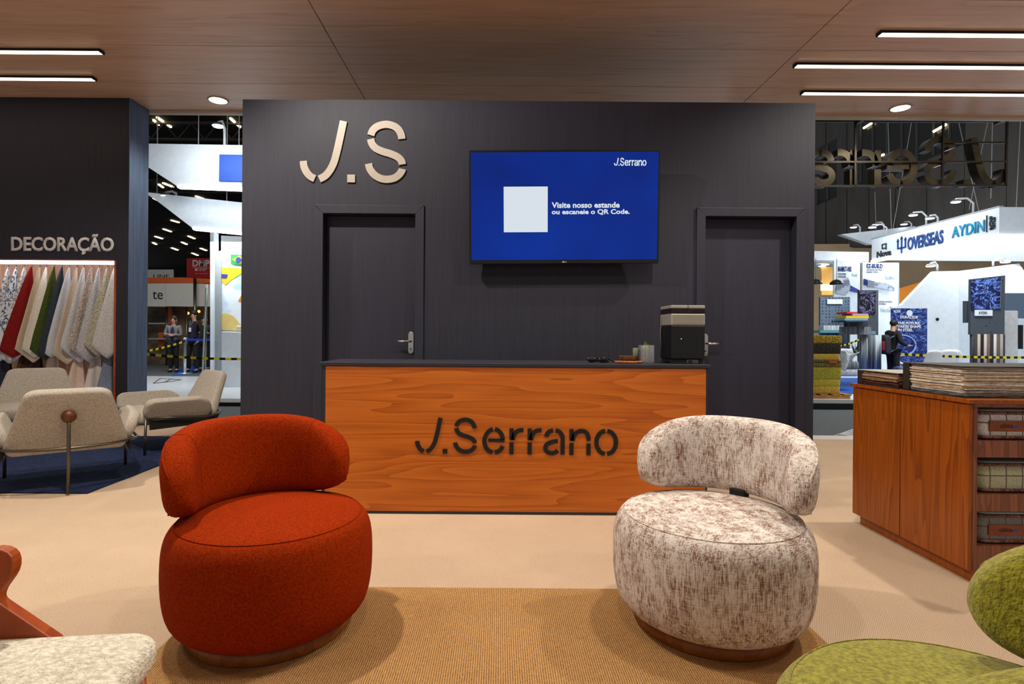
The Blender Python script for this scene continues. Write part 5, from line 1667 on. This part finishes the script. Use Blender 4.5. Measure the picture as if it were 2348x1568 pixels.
# ================================================================== PEOPLE
def skin(name, V, E, mt, parent, root=0, sub=2):
    """V: list of ((x,y,z), radius or (rx,ry)); E: edges"""
    bm = bmesh.new()
    ly = bm.verts.layers.skin.verify()
    vs = []
    for i, (p, r) in enumerate(V):
        v = bm.verts.new(p)
        v[ly].radius = r if isinstance(r, tuple) else (r, r)
        v[ly].use_root = (i == root)
        vs.append(v)
    for a, c in E:
        bm.edges.new((vs[a], vs[c]))
    me = bpy.data.meshes.new(name)
    bm.to_mesh(me)
    bm.free()
    o = bpy.data.objects.new(name, me)
    COL.objects.link(o)
    o.parent = parent
    me.materials.append(mt)
    md = o.modifiers.new('skin', 'SKIN')
    md.use_smooth_shade = True
    md = o.modifiers.new('subdivision', 'SUBSURF')
    md.levels = md.render_levels = sub
    return o


def person(label, loc, rz, h, J, top, trousers, hair, skin_c, shirt=None, shoes=(24, 24, 26), long_hair=False, badge=False, female=False, open_jacket=True, glasses=False):
    """local: faces -Y; joints given for a 1.75 m figure"""
    t = thing('person', label, 'person', loc, rz)
    k = h / 1.75
    D = dict(pel=(0, 0, 0.96), spi=(0, 0.0, 1.14), che=(0, 0.01, 1.33), nek=(0, 0.01, 1.49), hed=(0, -0.015, 1.60), crn=(0, -0.005, 1.68),
             hpR=(-0.09, 0, 0.92), knR=(-0.10, -0.02, 0.50), anR=(-0.10, 0.03, 0.09), toR=(-0.11, -0.13, 0.035),
             hpL=(0.09, 0, 0.92), knL=(0.10, -0.02, 0.50), anL=(0.10, 0.03, 0.09), toL=(0.11, -0.13, 0.035),
             shR=(-0.175, 0.01, 1.42), elR=(-0.24, 0.04, 1.14), wrR=(-0.235, -0.05, 0.90), hnR=(-0.23, -0.08, 0.83),
             shL=(0.175, 0.01, 1.42), elL=(0.24, 0.04, 1.14), wrL=(0.235, -0.05, 0.90), hnL=(0.23, -0.08, 0.83))
    D.update(J)
    D = {n: tuple(c * k for c in p) for n, p in D.items()}
    ms = mat('skin_%d_%d_%d' % skin_c, skin_c, rough=0.55)
    names = list(D)
    rad = dict(pel=(0.12, 0.09), spi=(0.115, 0.085), che=(0.135, 0.095), nek=0.052, hed=(0.072, 0.088), crn=(0.062, 0.075), hpR=0.085, hpL=0.085, knR=0.055, knL=0.055, anR=0.038, anL=0.038,
               toR=0.03, toL=0.03, shR=0.055, shL=0.055, elR=0.040, elL=0.040, wrR=0.027, wrL=0.027, hnR=(0.034, 0.016), hnL=(0.034, 0.016))
    slim = lambda n: 0.72 if n in ('pel', 'spi', 'che', 'hpR', 'hpL', 'knR', 'knL', 'shR', 'shL') else 1.0
    V = [(D[n], tuple(v * k * slim(n) for v in rad[n]) if isinstance(rad[n], tuple) else rad[n] * k * slim(n)) for n in names]
    ix = {n: i for i, n in enumerate(names)}
    E = [('pel', 'spi'), ('spi', 'che'), ('che', 'nek'), ('nek', 'hed'), ('hed', 'crn'), ('pel', 'hpR'), ('hpR', 'knR'), ('knR', 'anR'), ('anR', 'toR'), ('pel', 'hpL'), ('hpL', 'knL'), ('knL', 'anL'), ('anL', 'toL'),
         ('che', 'shR'), ('shR', 'elR'), ('elR', 'wrR'), ('wrR', 'hnR'), ('che', 'shL'), ('shL', 'elL'), ('elL', 'wrL'), ('wrL', 'hnL')]
    E = [(ix[a], ix[c]) for a, c in E]
    # nose, fingers and thumbs grow out of the same surface
    hd = Vector(D['hed'])
    V.append((tuple(hd + Vector((0, -0.088, -0.005)) * k), 0.014 * k))
    E.append((ix['hed'], len(V) - 1))
    for s in 'RL':
        wv, hv = Vector(D['wr' + s]), Vector(D['hn' + s])
        d = (hv - wv).normalized()
        side = d.cross(Vector((0, 0, 1)) if abs(d.z) < 0.8 else Vector((0, 1, 0))).normalized()
        nrm = side.cross(d)
        for j, (of, L) in enumerate(((-0.026, 0.062), (-0.009, 0.075), (0.009, 0.072), (0.026, 0.058))):
            b0 = hv + side * of * k + d * 0.02 * k
            b1 = b0 + d * L * 0.55 * k
            b2 = b1 + (d * 0.6 + nrm * 0.5).normalized() * L * 0.5 * k
            n0 = len(V)
            V += [(tuple(b0), 0.0095 * k), (tuple(b1), 0.0085 * k), (tuple(b2), 0.007 * k)]
            E += [(ix['hn' + s], n0), (n0, n0 + 1), (n0 + 1, n0 + 2)]
        th = hv - d * 0.02 * k + side * 0.045 * k
        n0 = len(V)
        V += [(tuple(th), 0.011 * k), (tuple(th + (d + side * 0.3) * 0.04 * k), 0.009 * k)]
        E += [(ix['hn' + s], n0), (n0, n0 + 1)]
    body = skin('body', V, E, ms, t, 0, 1)

    def sub(nm, ns, ee, extra, mt, tweak={}):
        VV, iy = [], {}
        for i, n in enumerate(ns):
            r = rad[n] if n not in tweak else tweak[n]
            r = tuple((v + extra) * k for v in r) if isinstance(r, tuple) else (r + extra) * k
            VV.append((D[n], r))
            iy[n] = i
        return skin(nm, VV, [(iy[a], iy[c]) for a, c in ee], mt, t, 0, 1)

    mt_top = mat('cloth_%d_%d_%d' % top, top, rough=0.85)
    D['mR'] = tuple((a * 0.85 + c * 0.15) for a, c in zip(D['wrR'], D['elR']))
    D['mL'] = tuple((a * 0.85 + c * 0.15) for a, c in zip(D['wrL'], D['elL']))
    D['hem'] = tuple((a + Vector((0, 0, -0.10 * k))[i]) for i, a in enumerate(D['pel']))
    D['col'] = tuple(a * 0.45 + c * 0.55 for a, c in zip(D['che'], D['nek']))
    rad['col'] = (0.085, 0.062)
    rad['mR'] = rad['mL'] = 0.032
    rad['hem'] = (0.135, 0.1)
    sub('jacket' if shirt else 'shirt', ['pel', 'spi', 'che', 'shR', 'elR', 'mR', 'shL', 'elL', 'mL', 'hem', 'col'],
        [('che', 'col'), ('hem', 'pel'), ('pel', 'spi'), ('spi', 'che'), ('che', 'shR'), ('shR', 'elR'), ('elR', 'mR'), ('che', 'shL'), ('shL', 'elL'), ('elL', 'mL')], 0.018, mt_top)
    mt_tr = mat('cloth_%d_%d_%d' % trousers, trousers, rough=0.85)
    sub('trousers', ['pel', 'hpR', 'knR', 'anR', 'hpL', 'knL', 'anL'], [('pel', 'hpR'), ('hpR', 'knR'), ('knR', 'anR'), ('pel', 'hpL'), ('hpL', 'knL'), ('knL', 'anL')], 0.016, mt_tr)
    msh = mat('cloth_%d_%d_%d' % shoes, shoes, rough=0.5)
    for s in 'RL':
        a, e = Vector(D['an' + s]), Vector(D['to' + s])
        skin('shoe', [(tuple(a + Vector((0, 0.03, -0.045)) * k), 0.045 * k), (tuple(a.lerp(e, 0.5) + Vector((0, 0, -0.01 * k))), (0.045 * k, 0.038 * k)), (tuple(e + Vector((0, -0.02, 0.0)) * k), (0.042 * k, 0.032 * k))], [(0, 1), (1, 2)], msh, t, 0, 1)
    mh = mat('hair_%d_%d_%d' % hair, hair, rough=0.6)
    HS = []
    c = (Vector(D['crn']) + Vector(D['hed'])) / 2
    HB = MB()
    HB.ball(c + Vector((0, 0.030, 0.042)) * k, 0.092 * k, 0.92, 1.02, 0.95, 16)
    HB.build('hair', mh, t, True)
    if long_hair:
        for s in (-1, 1):
            skin('hair', [(tuple(c + Vector((0.06 * s, 0.03, 0.05)) * k), 0.035 * k), (tuple(c + Vector((0.082 * s, 0.02, -0.06)) * k), 0.034 * k), (tuple(c + Vector((0.09 * s, -0.01, -0.19)) * k), 0.026 * k)], [(0, 1), (1, 2)], mh, t, 0, 1)
    for s in (-1, 1):
        MB().ball(hd + Vector((0.028 * s, -0.083, 0.024)) * k, 0.0105 * k, n=8).build('eye', mat('eye_dark', (24, 18, 16)), t, True)
        MB().ball(hd + Vector((0.076 * s, 0.01, 0.005)) * k, 0.024 * k, 0.45, 0.8, 1.1, 8).build('ear', ms, t, True)
        MB().tube([hd + Vector((0.012 * s, -0.088, 0.044)) * k, hd + Vector((0.044 * s, -0.080, 0.046)) * k], 0.005 * k, 5).build('eyebrow', mh, t, True)
        if glasses:
            g0 = hd + Vector((0.03 * s, -0.095, 0.022)) * k
            MB().tube([g0 + Vector((0.022 * math.cos(q), 0, 0.018 * math.sin(q))) * k for q in [2 * PI * i / 12 for i in range(12)]], 0.0035 * k, 5, True).build('glasses_rim', M_black, t, True)
    MB().tube([hd + Vector((-0.022, -0.083, -0.045)) * k, hd + Vector((0, -0.088, -0.046)) * k, hd + Vector((0.022, -0.083, -0.045)) * k], 0.006 * k, 5).build('mouth', mat('lip', (150, 80, 72)), t, True)
    if shirt:
        msr = mat('cloth_%d_%d_%d' % shirt, shirt, rough=0.8)
        ch_, sp_, pe_, ne_ = (Vector(D[n]) for n in ('che', 'spi', 'pel', 'nek'))
        skin('shirt_front', [(tuple(ne_ + Vector((0, -0.035, -0.05)) * k), (0.05 * k, 0.035 * k)), (tuple(ch_ + Vector((0, -0.075, -0.02)) * k), (0.065 * k, 0.05 * k)), (tuple(sp_ + Vector((0, -0.07, 0)) * k), (0.06 * k, 0.05 * k)), (tuple(pe_ + Vector((0, -0.07, -0.02)) * k), (0.065 * k, 0.05 * k))], [(0, 1), (1, 2), (2, 3)], msr, t, 0, 1)
    if badge:
        ch_ = Vector(D['che'])
        MB().box(-0.045 * k, 0.045 * k, -0.004, 0.0, -0.06 * k, 0.06 * k, Matrix.Translation(ch_ + Vector((0.0, -0.142, -0.12)) * k)).build('badge', mat('badge_white', (222, 222, 226)), t)
        for s in (-1, 1):
            MB().tube([ch_ + Vector((0.0, -0.142, -0.06)) * k, ch_ + Vector((0.03 * s, -0.135, 0.03)) * k, ch_ + Vector((0.055 * s, -0.07, 0.13)) * k], 0.006 * k, 5).build('lanyard', mat('lanyard_grey', (130, 140, 160)), t, True)
    return t


NAVY, BLACKC, SK = (34, 34, 74), (26, 26, 30), (206, 158, 134)
pw = onz(386, 856, HZ)
person('woman in grey cardigan with crossed arms behind the barrier tape', (pw.x - 0.12, pw.y + 0.45, HZ), 0.15, 1.68,
       dict(elR=(-0.24, -0.02, 1.15), wrR=(0.03, -0.19, 1.13), hnR=(0.10, -0.19, 1.15), elL=(0.24, -0.02, 1.15), wrL=(-0.03, -0.165, 1.17), hnL=(-0.10, -0.16, 1.19),
            hed=(0.01, -0.02, 1.60), crn=(0.02, 0.0, 1.68), anR=(-0.08, 0.05, 0.09), toR=(-0.09, -0.11, 0.035)),
       (118, 118, 120), BLACKC, (62, 44, 36), SK, shirt=NAVY, long_hair=True, female=True)
pm_ = onz(418, 857, HZ)
person('man in dark jacket with glasses and white badge beside the stanchion', (pm_.x + 0.03, pm_.y + 0.55, HZ), -0.35, 1.84,
       dict(elR=(-0.25, 0.06, 1.14), wrR=(-0.20, -0.02, 0.90), hnR=(-0.17, -0.05, 0.85), elL=(0.25, 0.06, 1.14), wrL=(0.20, -0.02, 0.90), hnL=(0.17, -0.05, 0.85),
            knR=(-0.14, -0.05, 0.5), anR=(-0.20, 0.02, 0.09), toR=(-0.24, -0.13, 0.035), knL=(0.13, -0.06, 0.50), anL=(0.18, -0.05, 0.09), toL=(0.22, -0.2, 0.035)),
       BLACKC, BLACKC, (22, 20, 20), (196, 148, 122), shirt=NAVY, badge=True, glasses=True)
p3 = onz(468, 850, HZ)
person('person in navy shirt with lanyard, partly behind the steel pole', (p3.x, p3.y, HZ), 0.3, 1.72,
       dict(elR=(-0.25, 0.0, 1.13), wrR=(-0.10, -0.20, 1.20), hnR=(-0.05, -0.22, 1.25), elL=(0.25, 0.0, 1.13), wrL=(0.12, -0.22, 1.20), hnL=(0.08, -0.25, 1.26)),
       NAVY, BLACKC, (30, 26, 24), (204, 160, 138), badge=True)

# man with backpack on the right, in profile, facing the right picture edge
YM = 12.0
hp_ = at(2036, 740, YM)
mh_ = 1.53
zf = 0.11
man = person('man in black suit with backpack, phone in hand, seen in profile', (at(2040, 800, YM).x, YM - 0.1, zf), PI / 2 + 0.15, hp_.z - zf + 0.05,
             dict(elR=(-0.27, 0.02, 1.16), wrR=(-0.20, -0.26, 1.08), hnR=(-0.18, -0.33, 1.09), elL=(0.20, -0.30, 1.24), wrL=(0.12, -0.21, 1.48), hnL=(0.09, -0.165, 1.55),
                  hed=(0, -0.05, 1.60), crn=(0, -0.035, 1.68)),
             BLACKC, BLACKC, (22, 20, 20), (196, 150, 124), shirt=(220, 220, 224))
wmm = wm(man)
bp = thing('backpack', 'dark backpack with a red panel worn by the man in profile', 'backpack', wmm @ Vector((0, 0.195, 0.68)), rot=man.rotation_euler)
bp.scale = (0.8, 0.8, 0.8)
cushion(rounded([(-0.15, -0.24), (0.15, -0.24), (0.14, 0.22), (0.08, 0.27), (-0.08, 0.27), (-0.14, 0.22)], 0.05), -0.08, 0.09, 0.01, 0.05, Matrix.Translation((0, 0, 0.24)) @ Matrix(((1, 0, 0, 0), (0, 0, 1, 0), (0, 1, 0, 0), (0, 0, 0, 1)))).build('bag', mat('bag_dark', (40, 38, 42), rough=0.8), bp, True)
cushion(rounded([(-0.10, -0.12), (0.10, -0.12), (0.10, 0.14), (-0.10, 0.14)], 0.04), -0.03, 0.045, 0.005, 0.03, Matrix.Translation((0, 0.075, 0.20)) @ Matrix(((1, 0, 0, 0), (0, 0, 1, 0), (0, 1, 0, 0), (0, 0, 0, 1)))).build('red_panel', mat('bag_red', (150, 34, 52), rough=0.7), bp, True)
for s in (-1, 1):
    MB().tube([(0.12 * s, -0.05, 0.42), (0.125 * s, -0.16, 0.48), (0.135 * s, -0.285, 0.40), (0.145 * s, -0.22, 0.15), (0.12 * s, -0.06, 0.06)], 0.014, 6).build('strap', mat('strap_grey', (110, 120, 122), rough=0.8), bp, True)
kk = (hp_.z - zf + 0.05) / 1.75
ph = MB().box(-0.035, 0.035, -0.075, 0.075, -0.005, 0.005).build('phone', M_black, bevel=0.003)
ph.location = wmm @ (Vector((-0.18, -0.40, 1.125)) * kk)
ph.rotation_euler = (0.3, 0, PI / 2 + 0.15)
tag(ph, 'dark phone held by the man in the black suit', 'phone')
